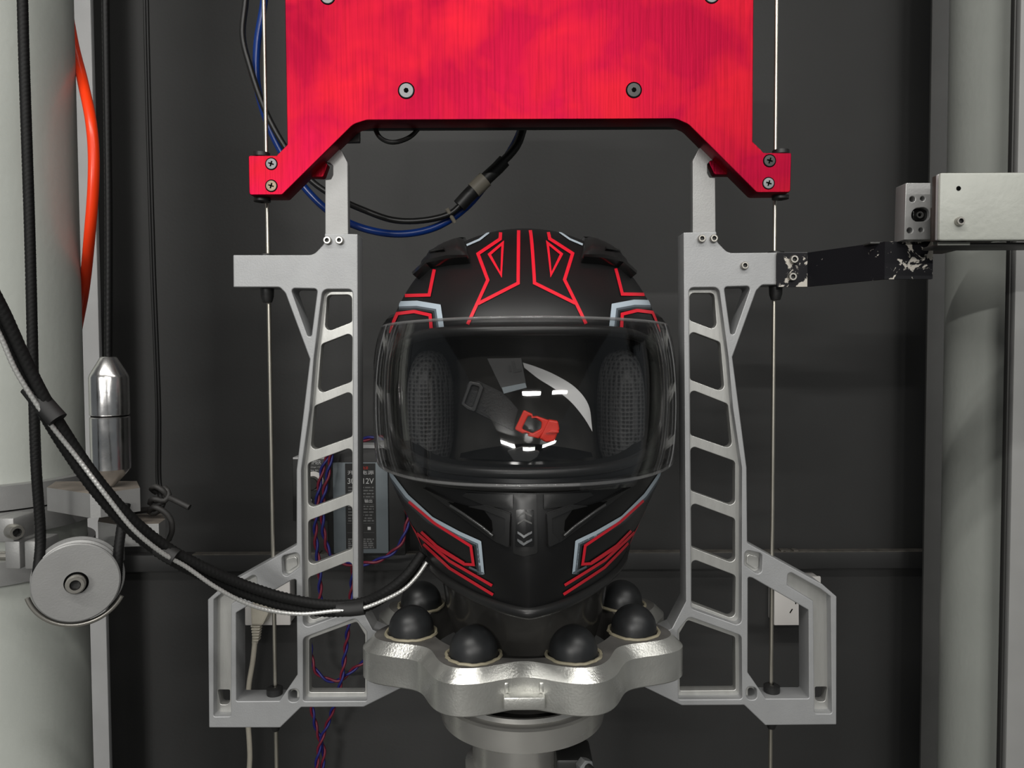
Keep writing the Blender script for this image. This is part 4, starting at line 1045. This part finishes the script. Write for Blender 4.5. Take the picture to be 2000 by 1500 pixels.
def twisted(pts, label, r=0.0021, d=None):
    c = spline([P(*q) for q in pts], 0.004); t_ = thing('twisted_wire', min(c, key=lambda v: v.z), label, 'wire', 'red and blue twisted wires')
    for ph, nm, mt in ((0, 'red_wire', 'red_wire'), (PI, 'blue_wire', 'blue_wire')):
        out = []; L = 0; n = Vector((0, -1, 0))
        for i, p in enumerate(c):
            if i: L += (p-c[i-1]).length
            tg_ = (c[min(i+1, len(c)-1)]-c[max(i-1, 0)]).normalized(); n2 = (n-tg_*n.dot(tg_)).normalized(); b2 = tg_.cross(n2); a = 2*PI*L/0.045+ph
            out.append(p+(n2*math.cos(a)+b2*math.sin(a))*r*1.02)
        MB().tube(out, r, 8, smooth=False).build(nm, M[mt], t_, angle=60)
twisted([(760, 858, 1.118), (735, 854, 1.118), (700, 862, 1.118), (652, 878, 1.118), (634, 905, 1.115), (622, 960, 1.112), (616, 1040, 1.112), (624, 1120, 1.11), (626, 1190, 1.115)], 'red and blue twisted wire passing over the power supply top and down across the dimmer')
twisted([(648, 884, 1.108), (640, 930, 1.104), (630, 985, 1.104), (634, 1050, 1.104), (652, 1092, 1.105), (690, 1102, 1.105), (740, 1094, 1.105), (780, 1065, 1.105), (796, 1020, 1.112), (802, 980, 1.125)], 'red and blue twisted wire looping under the power supply and up its right side')
twisted([(690, 1100, 1.16), (684, 1180, 1.17), (676, 1260, 1.18), (664, 1340, 1.18), (645, 1400, 1.19), (626, 1450, 1.19), (618, 1500, 1.19), (616, 1560, 1.19)], 'red and blue twisted wire dropping straight down below the power supply to the bottom edge')
twisted([(606, 1200, 1.19), (606, 1262, 1.19), (618, 1312, 1.19), (655, 1330, 1.19), (700, 1300, 1.19), (745, 1270, 1.19)], 'red and blue twisted wire sagging in a loop behind the left lower frame window')
twisted([(608, 1380, 1.20), (620, 1430, 1.20), (632, 1465, 1.20), (626, 1520, 1.20), (622, 1560, 1.20)], 'red and blue twisted wire at the bottom edge, below the left lower frame window')

# ------------------------------------------------------------------ outlets and plug
for x0, y0, x1, y1, lab in ((478, 1128, 566, 1222, 'white wall socket box with a beige plug in it, behind the left frame foot'), (1512, 1126, 1604, 1222, 'white wall socket box with an empty three-pin outlet, behind the right frame foot')):
    wb = P((x0+x1)/2, y1, WD-.04)
    t = thing('wall_socket', (wb.x, WY-0.02, wb.z), lab, 'wall socket', 'wall sockets')
    mb = MB(); mb.pbox(x0, y0, x1, y1, WD-.042, 0.006, 0.002); fp = mb.build('faceplate', M['white'], t)
    a = P(x0+2, y1-2, WD-.036); b = P(x1-2, y0+2, WD-.036)
    MB().box((a.x, a.y, a.z), (b.x, WY-0.0002, b.z), 0.002).build('back_box', M['white'], t)
    mb = MB(); cx = x0+(x1-x0)*0.46; cy = y0+(y1-y0)*0.64
    for sx, sy, rot in ((0, -12, 0), (-9, 6, 0.55), (9, 6, -0.55)):
        c = P(cx+sx, cy+sy, WD-.0425); m4 = Matrix.Translation(c) @ Matrix.Rotation(rot, 4, 'Y'); mb.box((-0.0009, 0, -0.004), (0.0009, 0.001, 0.004), mtx=m4)
    if x0 > 1000: mb.build('pin_slot', M['hole'], fp)
    else: mb.bm.free()
pg = thing('plug', P(500, 1250, 1.19), 'beige mains plug and cord hanging from the left wall socket', 'plug')
mb = MB(); plate(mb, [(488, 1170, 8), (520, 1168, 8), (524, 1200, 8), (513, 1222, 4), (490, 1222, 4)], [], 1.185, 0.03, 0.003); mb.build('plug_body', M['beige'], pg)
mb = MB()
for k in range(6):
    yy = 1222+k*5.5; ww = 10-0.7*k; mb.pbox(499-ww, yy, 499+ww-1, yy+4.2, 1.188, 0.014, 0.0015)
mb.tube([P(500, 1218, 1.195), P(498, 1256, 1.195)], 0.005, 12, smooth=False); mb.build('strain_relief', M['beige'], pg)
mb = MB(); mb.tube([P(498, 1252, 1.195), P(494, 1290, 1.195), P(486, 1340, 1.195), P(484, 1400, 1.195), P(487, 1450, 1.195), P(488, 1480, 1.195), P(484, 1540, 1.195), P(484, 1620, 1.195)], 0.0042, 14); mb.build('cord', M['beige'], pg, angle=60)
